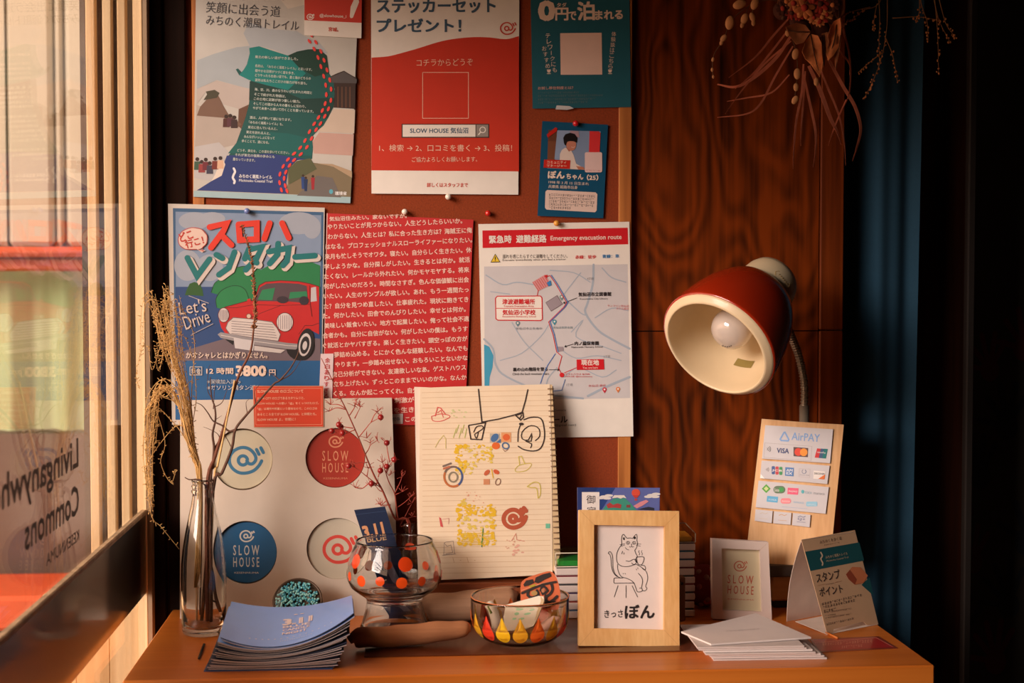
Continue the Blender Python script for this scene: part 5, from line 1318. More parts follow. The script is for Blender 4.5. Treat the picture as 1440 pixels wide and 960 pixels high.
A.ring(232, 450, 38, 42, 9, (190, 110, 60), 3, 60, 200); A.ring(232, 450, 38, 42, 9, (70, 90, 140), 3, 300, 420); A.ring(232, 450, 38, 42, 9, (120, 100, 90), 3, 200, 290); A.ring(232, 452, 18, 20, 7, (140, 130, 110), 3); A.line([(190, 406), (222, 394)], 8, (120, 104, 96), 3); A.line([(192, 416), (216, 408)], 8, (190, 110, 80), 3)
rc = (180, 84, 54)
A.logo(488, 626, 50, rc, 3, 0.36, -10); A.ell(524, 594, 16, 12, rc, 3)
pk = (214, 90, 84)
A.line([(140, 196), (176, 186), (210, 190), (216, 200), (180, 216), (146, 214), (140, 196)], 3, pk, 3, smooth=3); A.line([(156, 194), (166, 158), (178, 160), (200, 188)], 4, pk, 3); A.line([(166, 180), (180, 170), (190, 200)], 3, pk, 3)
gc = (206, 190, 90)
A.line([(492, 420), (510, 402), (550, 394), (562, 400), (540, 424), (500, 430), (492, 420)], 3, gc, 3, smooth=3); A.line([(512, 402), (508, 366), (520, 364), (534, 396)], 4, gc, 3)
A.line([(544, 492), (570, 474), (596, 480), (600, 520), (590, 540), (584, 500), (560, 496), (544, 492)], 4, gc, 3, smooth=3)
A.line([(156, 326), (170, 300), (190, 276), (200, 290), (200, 330)], 3, (210, 196, 130), 3)
for k in range(5): A.line([(232 + k * 12, 286 - (k % 2) * 20), (244 + k * 11, 248 - (k % 2) * 16)], 3, (190, 196, 110), 3)
speck(225, 160, 290, 230, 10, (204, 204, 150), 2, 3, 7)
A.rect(386, 268, 428, 306, (190, 178, 160), 3); A.ell(407, 286, 14, 20, (70, 110, 160), 4, 40); A.poly([(412, 306), (432, 290), (432, 308)], (70, 110, 160), 4)
A.rect(434, 264, 476, 304, (222, 160, 110), 3); A.ell(456, 284, 15, 14, (216, 100, 50), 4); A.ell(412, 320, 17, 15, (222, 104, 40), 3); A.ring(453, 320, 14, 12, 6, (80, 110, 150), 3, rot=30); A.line([(440, 332), (450, 344), (464, 334)], 2.5, (150, 110, 90), 3)
A.ell(374, 433, 15, 9, (196, 96, 60), 3, -45); A.ell(414, 430, 14, 9, (206, 90, 50), 3, 30); A.rect(360, 460, 386, 484, (206, 140, 100), 3); A.ring(421, 472, 10, 14, 4, (140, 104, 84), 3, rot=20); A.line([(394, 420), (400, 455)], 4, yl, 3)
speck(268, 515, 360, 562, 16, (220, 160, 130), 3, 2, 4)
A.poly([(172, 620), (180, 625), (190, 664), (178, 660)], (206, 84, 84), 3); A.line([(186, 630), (214, 626), (212, 650)], 2, (206, 140, 130), 3)
A.line([(194, 730), (200, 726), (232, 722), (238, 776), (192, 780), (194, 730), (206, 744), (222, 738), (230, 770), (200, 776)], 2, (140, 120, 110), 3); A.line([(186, 782), (244, 776)], 2, (150, 130, 120), 3)
A.line([(358, 670), (352, 746)], 4, (60, 130, 60), 4); A.line([(350, 728), (358, 712)], 3, (60, 130, 60), 4)
speck(450, 700, 540, 760, 12, (214, 166, 140), 3, 2, 6); A.line([(478, 720), (496, 690), (500, 716), (532, 722)], 3, (206, 140, 120), 3); speck(470, 740, 530, 780, 8, (220, 170, 150), 2, 4, 9)
A.rect(622, 648, 640, 668, (110, 190, 160), 3)
for k in range(4): A.line([(230 + k * 30, 790 + k % 2 * 12), (236 + k * 30, 812 - k % 2 * 8)], 2, (196, 162, 122), 3)
A.build('page', nb)
A = Art(lambda x, y, off: NP.at(x, y, -0.002 + off), 3, 560, 520, rough=0.7)
A.sheet([(68, 70), (300, 80), (300, 860), (86, 886)], (232, 216, 200), 0.0025); A.build('pages_behind', nb)
A = Art(lambda x, y, off: NP.at(x, y, -0.0045 + off), 3, 560, 520, rough=0.7)
A.sheet([(300, 84), (655, 66), (684, 780), (660, 850), (300, 860)], (150, 112, 78), 0.002); A.build('cover', nb)
A = Art(lambda x, y, off: NP.at(x, y, -0.0008 + off), 3, 560, 520, rough=0.7)
A.sheet([(636, 60), (650, 62), (684, 775), (660, 850), (648, 840)], (214, 186, 144), 0.0015); A.build('hole_strip', nb)
mb = MB()
for k in range(31):
    t = k / 30; x, y = 643 + 30 * t, 80 + 700 * t
    c = NP.at(560 + x / 3, 520 + y / 3); u1 = V((1, 0, 0))
    mb.tube([c + u1 * (0.0042 * cos(a)) + NP.n * (0.0042 * sin(a) - 0.001) for a in [2 * pi * j / 12 for j in range(13)]], 0.0008, M((126, 98, 74), 0.5), 5)
mb.build('spiral_binding', nb)
# ================================================================ ink pads in two stacks
m_pad = M((224, 208, 202), 0.5, var=0.03)
def ink_pad(xl, xr, y0, y1, z, h, pad_c, label, cover=0, cover_c=None, cham=0.0):
    t = thing('ink_pad', label, 'ink pad', ((xl + xr) / 2, (y0 + y1) / 2, z), 'ink pads stacked behind the cat picture')
    b = MB(); b.bbox((xl, y0, z), (xr, y1, z + h - 0.0024), m_pad, 0.0008); b.build('base', t)
    b = MB(); b.box((xl + 0.0015, y0 + 0.0015, z + h - 0.0023), (xr - 0.0015, y1 - 0.0015, z + h - 0.0002), M(pad_c, 0.8)); b.build('pad', t)
    if cover:
        b = MB(); b.bbox((xl + 0.004, y0 + 0.004, z + h), (xr - 0.004, y1 - 0.004, z + h + 0.007), M(cover_c, 0.5), 0.001); b.build('colour_strip', t)
        g = glass('clear_cover', (0.94, 0.95, 0.93), 0.6, 0.07)
        b = MB(); c0 = cham
        P0 = [(xl, z + h), (xr, z + h), (xr, z + h + cover * 0.45), (xr - c0, z + h + cover), (xl + c0, z + h + cover), (xl, z + h + cover * 0.45)]
        b.solid([V((x, y0, zz)) for x, zz in P0], V((0, y1 - y0, 0)), g)
        for i in range(6): b.tube([V((P0[i][0], y0, P0[i][1])), V((P0[(i + 1) % 6][0], y0, P0[(i + 1) % 6][1]))], 0.0007, M((206, 196, 176), 0.3), 5)
        b.build('clear_cover', t)
yb0 = -0.118
xl0 = pt(781, 850, 1.982).x; xl1 = xl0 + 0.084
jit = random.Random(2)
zz = MT; hh = 0.0119
zb = 1.203 - (801 - 397) * 1.982 / 2100
hh = (zb - MT) / 6
cl = [(70, 90, 120), (150, 60, 50), (80, 60, 90), (60, 60, 64), (120, 50, 60), (70, 70, 70)]
ordn = ['lowest', 'second from bottom', 'third from bottom', 'fourth from bottom', 'fifth from bottom', 'sixth from bottom', 'seventh from bottom', 'eighth from bottom', 'topmost']
for i in range(6):
    dx = jit.uniform(-.001, .001)
    last = i == 5
    ink_pad(xl0 + dx, xl1 + dx, yb0, yb0 + 0.055, MT + i * hh + 0.0001, hh - 0.0002, cl[i], ('white ink pad with green strip under clear cover, topmost left of the cat picture' if last else 'plain white ink pad, %s in the stack left of the cat picture' % ordn[i]),
            0.0185 if last else 0, (44, 150, 56), 0.0)
xr1 = pt(977, 850, 1.982).x; xr0 = xr1 - 0.084
zb = 1.203 - (768 - 397) * 1.982 / 2100
hh = (zb - MT) / 9
cl = [(60, 60, 64), (90, 50, 50), (70, 70, 80), (150, 60, 60), (60, 60, 60), (120, 60, 66), (70, 90, 110), (60, 110, 130), (90, 60, 70)]
for i in range(9):
    dx = jit.uniform(-.001, .001); last = i == 8
    ink_pad(xr0 + dx, xr1 + dx, yb0, yb0 + 0.055, MT + i * hh + 0.0001, hh - 0.0002, cl[i], ('white ink pad with yellow strip under clear cover, topmost right of the cat picture' if last else 'plain white ink pad, %s in the stack right of the cat picture' % ordn[i]),
            0.026 if last else 0, (226, 160, 50), 0.014)
# small wooden block beside the right stack
b = MB(); xx = pt(958, 860, 1.955).x; b.bbox((xx - 0.004, -0.142, MT), (xx + 0.006, -0.124, MT + 0.058), M((120, 70, 36), 0.7), 0.001)
b.tube([V((xx + 0.001, -0.1425, MT + 0.050)), V((xx + 0.001, -0.1435, MT + 0.050))], 0.0022, M((60, 50, 44), 0.4, metal=0.8), 8)
mark(b.build('wooden_block'), 'small brown wooden block with a metal stud between cat picture and ink pads', 'block')

# ================================================================ blue booklet behind the cat picture
BKP = lean(815, 893, 814, 690, 0.022, MT)
A = Art(BKP, 3.692, 760, 670, rough=0.5)
A.sheet([(193, 56), (620, 58), (612, 830), (200, 826)], (34, 62, 128), 0.006)
A.poly([(193, 56), (300, 56), (200, 190), (193, 190)], (30, 50, 110), 1)
A.poly([(390, 57), (620, 58), (616, 200), (300, 200)], (92, 104, 168), 1)
A.poly([(300, 200), (340, 150), (380, 112), (440, 112), (470, 140), (520, 200)], (60, 146, 128), 2)
A.poly([(370, 112), (384, 96), (434, 96), (446, 112), (430, 108), (416, 114), (400, 108)], (226, 220, 214), 3)
for cx, cy in ((330, 104), (355, 98), (345, 112), (312, 110), (575, 96), (600, 90), (560, 104), (596, 104)): A.ell(cx, cy, 22, 7, (220, 216, 214), 3)
A.ell(495, 84, 22, 21, (214, 78, 60), 4); A.poly([(478, 96), (512, 96), (502, 110), (488, 110)], (190, 60, 50), 4); A.rect(488, 114, 502, 124, (190, 60, 50), 4)
A.poly([(342, 146), (360, 134), (376, 146), (400, 138), (420, 146), (416, 164), (380, 160), (350, 164)], (170, 60, 60), 4)
A.poly([(482, 152), (520, 130), (548, 120), (562, 128), (530, 150), (500, 164)], (214, 140, 150), 4); A.rect(446, 146, 466, 160, (130, 60, 60), 4); A.poly([(500, 170), (560, 156), (590, 162), (590, 176)], (40, 44, 60), 4)
A.rect(215, 80, 306, 330, (228, 222, 220), 3)
A.text('御', 238, 140, 284, h=44, c=(60, 52, 60), l=5); A.text('宿', 240, 200, 286, h=44, c=(60, 52, 60), l=5); A.text('印', 240, 260, 286, h=44, c=(60, 52, 60), l=5)
mark(A.mb.build('booklet'), 'dark blue booklet with a mountain and balloon cover, standing behind the cat picture', 'booklet')

# ================================================================ picture frames
def frame(name, label, plane, outer, inner, m, depth, rim, pic_c, draw, sc, ox, oy, slope=0.006, mk=None):
    """four mitred rails sloping to the opening, a picture sunk behind them"""
    base = plane.at(ox + outer[3][0] / sc, oy + outer[3][1] / sc)
    t = thing(name, label, 'picture frame', base)
    P = lambda q, off: plane.at(ox + q[0] / sc, oy + q[1] / sc, off)
    b = MB()
    for i in range(4):
        a, c = outer[i], outer[(i + 1) % 4]; ai, ci = inner[i], inner[(i + 1) % 4]
        b.add([P(a, 0), P(c, 0), P(ci, 0.0), P(ai, 0.0)], [(0, 1, 2, 3)], m)
        b.add([P(ai, 0), P(ci, 0), P(ci, -rim), P(ai, -rim)], [(0, 1, 2, 3)], m)
        b.add([P(a, 0), P(c, 0), P(c, -depth), P(a, -depth)], [(3, 2, 1, 0)], m)
    b.add([P(q, -depth) for q in outer], [(3, 2, 1, 0)], m)
    if mk:
        for i in mk:
            A = Art(plane, sc, ox, oy, b); A.line([outer[i], inner[i]], 1.2, (186, 138, 84), 1)
    b.build('frame', t)
    A = Art(lambda x, y, off: plane.at(x, y, -rim + 0.0006 + off), sc, ox, oy, rough=0.5)
    cx = sum(q[0] for q in inner) / 4; cy = sum(q[1] for q in inner) / 4
    A.sheet([(cx + (q[0] - cx) * 1.06, cy + (q[1] - cy) * 1.06) for q in inner], pic_c, 0.0005)
    draw(A); A.build('picture', t)
    return t
def cat(A0):
    A = Art(A0.at_, 6, 830, 730, A0.mb, 0.5); k = (38, 30, 30); w = 5.5
    L = lambda pts, ww=w, sm=3: A.line(pts, ww, k, 2, smooth=sm)
    L([(274, 212), (272, 170), (276, 140), (288, 126), (302, 140), (318, 158), (346, 156), (366, 160), (384, 136), (398, 126), (404, 146), (402, 176), (408, 200), (400, 236), (384, 260)])
    L([(274, 212), (250, 244), (232, 290), (230, 340), (244, 376), (278, 396), (330, 398), (390, 380)])
    L([(384, 260), (392, 286), (406, 312), (398, 330)])
    L([(310, 350), (340, 354), (366, 340), (388, 338), (398, 356), (390, 376), (370, 380), (358, 368)])
    L([(398, 318), (460, 318), (456, 360), (440, 382), (418, 382), (404, 360), (398, 318)]); L([(396, 330), (386, 344), (400, 366)])
    L([(238, 380), (240, 420), (254, 462), (272, 486)])
    L([(244, 486), (216, 458), (200, 410), (198, 350), (194, 304), (180, 276), (166, 274), (160, 288), (172, 296), (182, 330), (186, 390), (198, 440), (224, 476), (262, 494)])
    L([(272, 486), (330, 504), (370, 530), (390, 570), (402, 606), (420, 614), (446, 606), (444, 584), (424, 582)])
    L([(414, 456), (440, 486), (450, 520), (444, 560), (440, 580)]); L([(398, 380), (440, 404), (480, 440), (494, 490), (488, 530), (476, 566), (488, 584), (472, 604), (452, 602)])
    L([(440, 388), (466, 392), (476, 412), (468, 428), (446, 412)])
    L([(380, 538), (212, 540), (206, 530), (208, 500), (220, 494), (284, 496)], w, 0)
    L([(242, 560), (210, 656)], w, 0); L([(310, 560), (310, 662)], w, 0); L([(362, 562), (408, 656)], w, 0)
    for x in (326, 378): L([(x - 14, 196), (x - 6, 186), (x + 8, 186), (x + 15, 196), (x + 6, 208), (x - 8, 208), (x - 14, 196)], 4); L([(x, 188), (x, 208)], 4, 0)
    A.ell(292, 162, 8, 13, k, 2, -10, n=12); A.ell(384, 156, 9, 12, k, 2, 20, n=12)
    A.poly([(350, 206), (362, 206), (356, 214)], k, 2); L([(356, 212), (356, 228)], 4, 0); L([(338, 230), (348, 234), (356, 228), (366, 234), (374, 228)], 4)
    L([(258, 212), (300, 206)], 4, 0); L([(270, 226), (298, 216)], 4, 0); L([(396, 208), (436, 208)], 4, 0); L([(396, 218), (432, 226)], 4, 0)
    L([(304, 238), (316, 252), (334, 258)], 4); L([(280, 268), (274, 290)], 5, 0); L([(292, 282), (292, 294)], 5, 0); L([(396, 418), (400, 428)], 4, 0); L([(408, 408), (412, 418)], 4, 0); L([(284, 456), (290, 462)], 4, 0); L([(300, 456), (306, 462)], 4, 0)
    for x in (416, 440): L([(x + 6, 262), (x, 274), (x + 8, 288), (x + 4, 302)], 4)
    A.text('きっさ', 128, 832, 284, 828, h=62, c=k, l=2, bold=0.02)
    A.text('ぼん', 302, 838, 550, 836, h=112, c=k, l=2, bold=0.035)
m_fr = wood('pale_ash_wood', (216, 164, 102), (234, 190, 130), 'Z', 3, 0.5, 0, 3)
CP = lean(884, 908.5, 884, 717, 0.030, MT)
frame('picture_frame', 'pale wooden picture frame with a line drawing of a cat on a stool', CP, [(203, 172), (720, 178), (722, 880), (200, 878)], [(278, 250), (645, 257), (642, 795), (278, 787)], m_fr, 0.016, 0.009, (226, 212, 206), cat, 3.692, 760, 670, mk=(0, 1, 2, 3))
def slow(A0):
    A = A0; c = (196, 92, 66)
    A.logo(268, 362, 58, c, 2, 0.14)
    A.text('S L O W', 156, 516, 388, 526, h=76, c=c, l=2, bold=0.005); A.text('H O U S E', 156, 610, 390, 622, h=76, c=c, l=2, bold=0.005)
    A.text('KESENNUMA', 160, 664, 396, 674, h=12, c=c, l=2)
m_wf = M((228, 208, 198), 0.45, var=0.02)
WP2 = lean(1043, 871.5, 1042, 760, 0.005, ZT)
frame('picture_frame', 'small white picture frame with red lettering on cream paper', WP2, [(8, 112), (515, 140), (548, 860), (14, 830)], [(95, 198), (440, 212), (460, 768), (105, 752)], m_wf, 0.012, 0.007, (216, 202, 168), slow, 6.4, 1000, 740, mk=(1,))

# ================================================================ desk lamp
m_red = M((172, 44, 16), 0.22, 0.8, var=0.12, scale=8, name='red_lacquer'); m_crm = M((232, 210, 172), 0.4, 0.2, var=0.02, name='cream_plastic')
LC = pt(1010, 485, 1.885)
view = (LC - CAM).normalized()
rgt = V((RM @ V((1, 0, 0)))); upv = V((RM @ V((0, 1, 0))))
s51, c51 = sin(radians(51)), cos(radians(51))
LA = (rgt * 0.639 + upv * 0.769) * s51 + view * c51
LA.normalize()
lm = thing('desk_lamp', 'red desk lamp with a cream inside on a metal gooseneck, switched off', 'lamp', V((pt(1120, 850, 2.03).x, -0.06, ZT)))
b = MB()
b.lathe([(0.0775, -0.0005), (0.0800, 0.0000), (0.0802, 0.003), (0.0790, 0.018), (0.0755, 0.042), (0.0700, 0.066), (0.0630, 0.086), (0.0540, 0.103), (0.0455, 0.113), (0.0400, 0.1165)], m_red, LC, LA, 64)
shade = b.build('lamp_shade', lm)
b = MB()
b.lathe([(0.0785, 0.0015), (0.0780, -0.0015), (0.0760, -0.0030), (0.0725, -0.0070), (0.0700, -0.0085), (0.0688, -0.0080), (0.0684, -0.0060), (0.0690, 0.006), (0.0680, 0.030), (0.0640, 0.055), (0.0570, 0.078), (0.0470, 0.095), (0.0340, 0.104), (0.0180, 0.106), (0.0002, 0.106)], m_crm, LC, LA, 64)
b.build('reflector', shade)
b = MB()
b.lathe([(0.0410, 0.111), (0.0412, 0.118), (0.0400, 0.132), (0.0380, 0.146), (0.0345, 0.155), (0.028, 0.160), (0.0150, 0.1625), (0.0002, 0.163)], m_crm, LC, LA, 48)
cap_ = b.build('socket_cap', lm)
u_ = (rgt - LA * rgt.dot(LA)).normalized(); w_ = LA.cross(u_)
def on_shade(a, h, r): return LC + LA * h + (u_ * cos(a) + w_ * sin(a)) * r
b = MB()
for a0 in (0.0,):
    ang = atan2((-view).dot(w_), (-view).dot(u_)) + 0.25
    pts = [(-0.28, 0.122), (0.30, 0.122), (0.36, 0.127), (0.30, 0.132), (-0.28, 0.132), (-0.34, 0.127), (-0.28, 0.122)]
    b.tube([on_shade(ang + a, h, 0.0412 - (h - 0.118) * 0.08) for a, h in pts], 0.0005, M((190, 150, 84), 0.4), 4)
    for k in range(6): b.tube([on_shade(ang - 0.2 + k * 0.08, 0.1255, 0.0407), on_shade(ang - 0.17 + k * 0.08, 0.1285, 0.0406)], 0.0005, M((190, 150, 84), 0.4), 4)
b.build('maker_badge', cap_)
BC = LC + LA * 0.036
m_bulb = M((206, 194, 184), 0.12, 0.9, var=0.01, name='frosted_bulb')
b = MB(); b.lathe([(0.0002, -0.0225), (0.008, -0.0222), (0.016, -0.0195), (0.0225, -0.014), (0.0262, -0.006), (0.0272, 0.002), (0.0255, 0.012), (0.0205, 0.024), (0.0155, 0.036), (0.0138, 0.048)], m_bulb, BC, LA, 40)
ang2 = atan2((-upv).dot(w_), (-upv).dot(u_))
for k in range(5): b.ball(BC - LA * 0.0208 + (u_ * cos(ang2 + (k - 2) * .25) + w_ * sin(ang2 + (k - 2) * .25)) * 0.0135, 0.0012, M((90, 84, 80), 0.5), 6, 4, (1, 1, 0.6))
b.build('bulb', lm)
b = MB(); b.lathe([(0.0150, 0.084), (0.0165, 0.084), (0.0165, 0.1055)], M((190, 180, 160), 0.3, metal=0.6), LC, LA, 24); b.build('bulb_holder', lm)
# yellowed sticker inside
b = MB(); prof_r = [(0.0684, -0.006), (0.0690, 0.006), (0.0680, 0.030), (0.0640, 0.055)]
def to_px(p):
    q = RM.transposed() @ (p - CAM); return 720 + F_PX * q.x / -q.z, 480 - F_PX * q.y / -q.z
def aim_ins(px, py):
    best = None
    for i in range(120):
        for k in range(24):
            a, h = 2 * pi * i / 120, -0.004 + k * 0.0028
            p = on_shade(a, h, rad_at(prof_r, h) - 0.0006)
            if (p - (LC + LA * h)).dot(view) < 0: continue
            x, y = to_px(p); e = (x - px) ** 2 + (y - py) ** 2
            if best is None or e < best[0]: best = (e, a, h)
    return best[1], best[2]
a0, h0 = aim_ins(1048, 510); aL, _ = aim_ins(1032, 511); aR, _ = aim_ins(1063, 509)
def ins(a, h): return on_shade(a, h, rad_at(prof_r, h) - 0.0006)
b.grid(lambda u, v: ins(a0 + (u - 0.5) * 0.40, min(0.054, h0 - 0.008 + 0.017 * v)), 10, 3, M((150, 132, 74), 0.5)); b.build('sticker', shade)
# gooseneck
NKd = 2.048
gp = [LC + LA * 0.125 + V((0.020, 0.006, -0.030)), pt(1106, 458, NKd - .025), pt(1115, 478, NKd - .008), pt(1124, 503, NKd), pt(1130.5, 535, NKd), pt(1131.5, 556, NKd), pt(1131, 572, NKd)]
gq = spline(gp, 14)
gq2 = [gq[0]]
b = MB(); acc = []
L = 0; dens = []
for i in range(len(gq) - 1):
    n_ = max(1, int((gq[i + 1] - gq[i]).length / 0.0008))
    for j in range(n_): dens.append(gq[i].lerp(gq[i + 1], j / n_))
b.tube(dens, [0.0050 + 0.0009 * (1 if (i // 2) % 2 else -0.2) for i in range(len(dens))], M((150, 138, 122), 0.4, metal=0.5), 10, smooth=False)
b.build('gooseneck', lm)
b = MB(); f0 = pt(1131, 570, NKd); f1 = V((f0.x, f0.y, ZT + 0.06)); b.tube([f0, f1], 0.0068, M((170, 158, 140), 0.35, metal=0.5), 16); b.build('neck_sleeve', lm)
m_lb2 = wood('lamp_base_wood', (176, 124, 66), (202, 150, 88), 'X', 2, 0.5)
bx0, bx1 = pt(1082, 830, 2.04).x, pt(1138, 830, 2.04).x
zA = 1.203 - (799 - 397) * 2.03 / 2100
b = MB(); b.bbox((bx0, -0.070, ZT + 0.010), (bx1, -0.026, zA - 0.016), m_lb2, 0.003); b.build('base', lm)
b = MB(); b.bbox((bx0 + 0.004, -0.067, ZT + 0.0002), (bx1 - 0.002, -0.028, ZT + 0.0098), m_black, 0.001); b.build('base_shadow_slab', lm)  # black slab standing in for the shadow below the wooden base
b = MB(); b.bbox((pt(1062, 800, 2.04).x, -0.096, zA - 0.0158), (pt(1126, 800, 2.04).x, -0.026, zA - 0.0003), M((46, 34, 28), 0.5, var=0.4, scale=60), 0.002); b.build('base_top', lm)

# ================================================================ card-payment board
AB0 = V((pt(1060, 797, 2.03).x, -0.070, zA)); ABt = PY(-0.070 + 0.024).at(1071, 588)
AP = Pl(AB0, V((cos(radians(20)), -sin(radians(20)), 0)).cross(ABt - AB0))
bd_ = thing('payment_sign', 'pale wooden board with card payment stickers leaning on the lamp', 'sign', AB0)
m_bw = wood('pale_pine_board', (206, 156, 102), (226, 180, 128), 'Z', 2.4, 0.55, 0, 4)
A = Art(AP, 4.175, 1040, 580)
ob = [(130, 36), (300, 50), (440, 60), (612, 70), (545, 740), (520, 908), (30, 899), (48, 745)]
loop = [A.p(x, y, 0) for x, y in ob]
b = MB(); b.solid(loop, -AP.n * 0.012, m_bw); b.build('board', bd_)
def card(nm, pts, draw, lab=None):
    a = Art(lambda x, y, off: AP.at(x, y, 0.0032 + off), 4.175, 1040, 580, rough=0.3, coat=0.4)
    a.sheet(pts, (208, 204, 208), 0.0026); draw(a); o = a.build(nm, bd_)
    if lab: o['label'] = lab
def c1(a):
    sk = (132, 172, 226)
    a.line([(264, 114), (240, 156), (246, 164), (286, 166), (290, 158), (268, 116)], 9, sk, 2, True)
    a.text('AirPAY', 306, 160, 470, 172, h=44, c=sk, l=2, bold=0.01)
    a.line([(150, 178), (426, 198), (420, 284), (144, 262)], 1.6, (170, 160, 160), 1, True)
    for k in range(3): a.ring(160 + k * 4, 214, 6 + k * 5, 8 + k * 6, 3, (90, 88, 92), 2, -50, 50)
    a.text('VISA', 220, 236, 290, 240, h=28, c=(60, 70, 120), l=2, bold=0.03)
    a.poly([(318, 202), (404, 208), (402, 262), (318, 256)], (92, 66, 66), 2); a.ell(346, 231, 22, 23, (226, 66, 44), 3); a.ell(378, 233, 22, 23, (240, 150, 50), 4)
    a.poly([(456, 210), (480, 212), (468, 266), (442, 264)], (206, 44, 50), 2); a.poly([(478, 211), (500, 213), (488, 268), (466, 266)], (60, 90, 130), 2); a.poly([(498, 212), (520, 214), (508, 270), (486, 268)], (20, 120, 120), 2); a.text('UnionPay', 458, 240, 506, 243, h=12, c=(235, 235, 235), l=4, bold=0.01)
def c2(a):
    for k in range(3): a.ring(154 + k * 3, 334, 5 + k * 4, 6 + k * 5, 2.5, (120, 110, 110), 2, -50, 50)
    for i, c in enumerate(((60, 90, 150), (200, 60, 70), (60, 150, 90))): a.rrect(190 + i * 22, 314 + i * 2, 209 + i * 22, 362 + i * 2, 6, c, 2)
    a.text('JCB', 192, 346, 250, 350, h=14, c=(240, 236, 236), l=3, bold=0.02)
    a.poly([(270, 320), (320, 324), (318, 374), (268, 370)], (84, 130, 190), 2); a.text('AM', 276, 344, 312, 347, h=14, c=(235, 235, 240), l=3, bold=0.02); a.text('EX', 276, 362, 310, 365, h=14, c=(235, 235, 240), l=3, bold=0.02)
    a.line([(352, 328), (416, 332), (412, 382), (350, 376)], 1.5, (190, 180, 180), 2, True); a.ring(380, 346, 12, 12, 3, (120, 130, 160), 2, -60, 240); a.line([(386, 340), (394, 347), (386, 354)], 2.5, (120, 130, 160), 2); a.text('Diners Club', 356, 368, 410, 371, h=6, c=(150, 150, 165), l=2)
    a.poly([(436, 340), (504, 346), (500, 392), (434, 388)], (236, 230, 226), 2); a.poly([(504, 362), (500, 392), (462, 389)], (226, 116, 50), 3); a.text('DISCOVER', 440, 362, 500, 366, h=11, c=(70, 64, 70), l=4, bold=0.01)
    a.poly([(126, 360), (150, 388), (122, 385)], (252, 250, 246), 2)  # white triangle: glare on the sticker's corner, painted on
def c3(a):
    a.poly([(158, 420), (184, 446), (158, 472), (132, 446)], (84, 170, 50), 2); a.poly([(158, 432), (172, 446), (158, 460), (144, 446)], (206, 220, 150), 3)
    a.rrect(200, 430, 270, 474, 22, (96, 120, 90), 2); a.ell(246, 452, 16, 14, (60, 160, 80), 3); a.text('Suica', 206, 462, 234, 463, h=18, c=(230, 230, 220), l=3, bold=0.01); 
    a.poly([(284, 440), (348, 444), (344, 482), (282, 478)], (236, 96, 130), 2); a.text('PASMO', 290, 466, 340, 469, h=10, c=(240, 225, 228), l=3, bold=0.01)
    a.ell(372, 464, 9, 11, (90, 180, 190), 2); a.text('TOICA', 384, 476, 424, 478, h=14, c=(120, 160, 180), l=2); a.text('manaca', 436, 480, 500, 484, h=12, c=(150, 150, 156), l=2)
    a.poly([(164, 488), (228, 494), (224, 528), (160, 522)], (90, 176, 220), 2); a.text('ICOCA', 172, 514, 218, 518, h=10, c=(230, 236, 240), l=3)
    a.rrect(242, 502, 304, 534, 15, (240, 140, 150), 2); a.text('SUGOCA', 250, 524, 296, 527, h=10, c=(250, 235, 235), l=3); a.text('nimoca', 318, 530, 378, 535, h=14, c=(150, 190, 220), l=2); a.rrect(392, 522, 458, 550, 8, (150, 204, 230), 2); a.text('はやかけん', 400, 544, 450, 547, h=12, c=(230, 240, 244), l=3)
    a.line([(250, 552), (400, 564)], 2, (160, 180, 210), 2)
card('payment_sticker', [(152, 74), (550, 98), (532, 297), (133, 270)], c1, 'top sticker with a blue triangle mark and card logos')
card('payment_sticker', [(131, 281), (530, 312), (516, 419), (122, 385)], c2, 'second sticker with four card logos')
card('payment_sticker', [(113, 399), (525, 437), (506, 593), (96, 555)], c3, 'large sticker with green, pink and blue logos')
def cs(x, y, c, s_):
    def d(a):
        if s_: a.text(s_, x - 22, y + 6, x + 22, y + 9, h=16, c=c, l=2, bold=0.01)
        a.line([(x - 26, y + 14), (x + 24, y + 18)], 2, c, 2); a.line([(x - 20, y - 14), (x - 6, y - 20), (x + 10, y - 12), (x + 24, y - 18)], 3, c, 2)
    return d
card('small_sticker', [(95, 567), (196, 577), (190, 648), (90, 634)], cs(142, 606, (206, 190, 170), ''))
card('small_sticker', [(204, 578), (306, 588), (300, 658), (199, 649)], cs(254, 616, (206, 156, 100), ''))
card('small_sticker', [(315, 588), (418, 600), (412, 672), (309, 660)], cs(364, 626, (90, 96, 140), 'Q+'))

# ================================================================ tent card
a_, b_, c_ = T(1163.5, 892.5), T(1235, 878), T(1106, 873.5)
off_ = (c_ - a_)
dm = a_ + off_ * 0.55
dRl = PY(dm.y).at(1127, 758.4); 
rdir = (b_ - a_)
Rl = dRl; Rr = Rl + rdir * 1.02
tc_ = thing('tent_card', 'folded tan and teal tent card standing near the right end of the table', 'tent card', a_)
TP = P3(a_, b_, Rl)
A = Art(TP, 3.692, 940, 730, rough=0.7)
A.sheet([(690, 106), (968, 55), (1056, 405), (1090, 545), (1030, 548), (1012, 530), (858, 570), (850, 605), (826, 600)], (206, 166, 130), 0.0006)
tl_ = (14, 78, 84)
A.poly([(709, 168), (990, 119), (1016, 214), (737, 268)], tl_, 1)
A.poly([(1002, 340), (1044, 300), (1064, 396)], tl_, 1)
bk2 = (56, 46, 42)
A.text('みちのくを歩く道', 786, 128, 900, 106, h=18, c=(110, 84, 66), l=2); A.dashes(808, 134, 884, 7, (110, 84, 66), 2, 120, seed=6)
A.line([(790, 172), (798, 190), (790, 206), (800, 226), (798, 238)], 7, (214, 190, 160), 3, smooth=3)
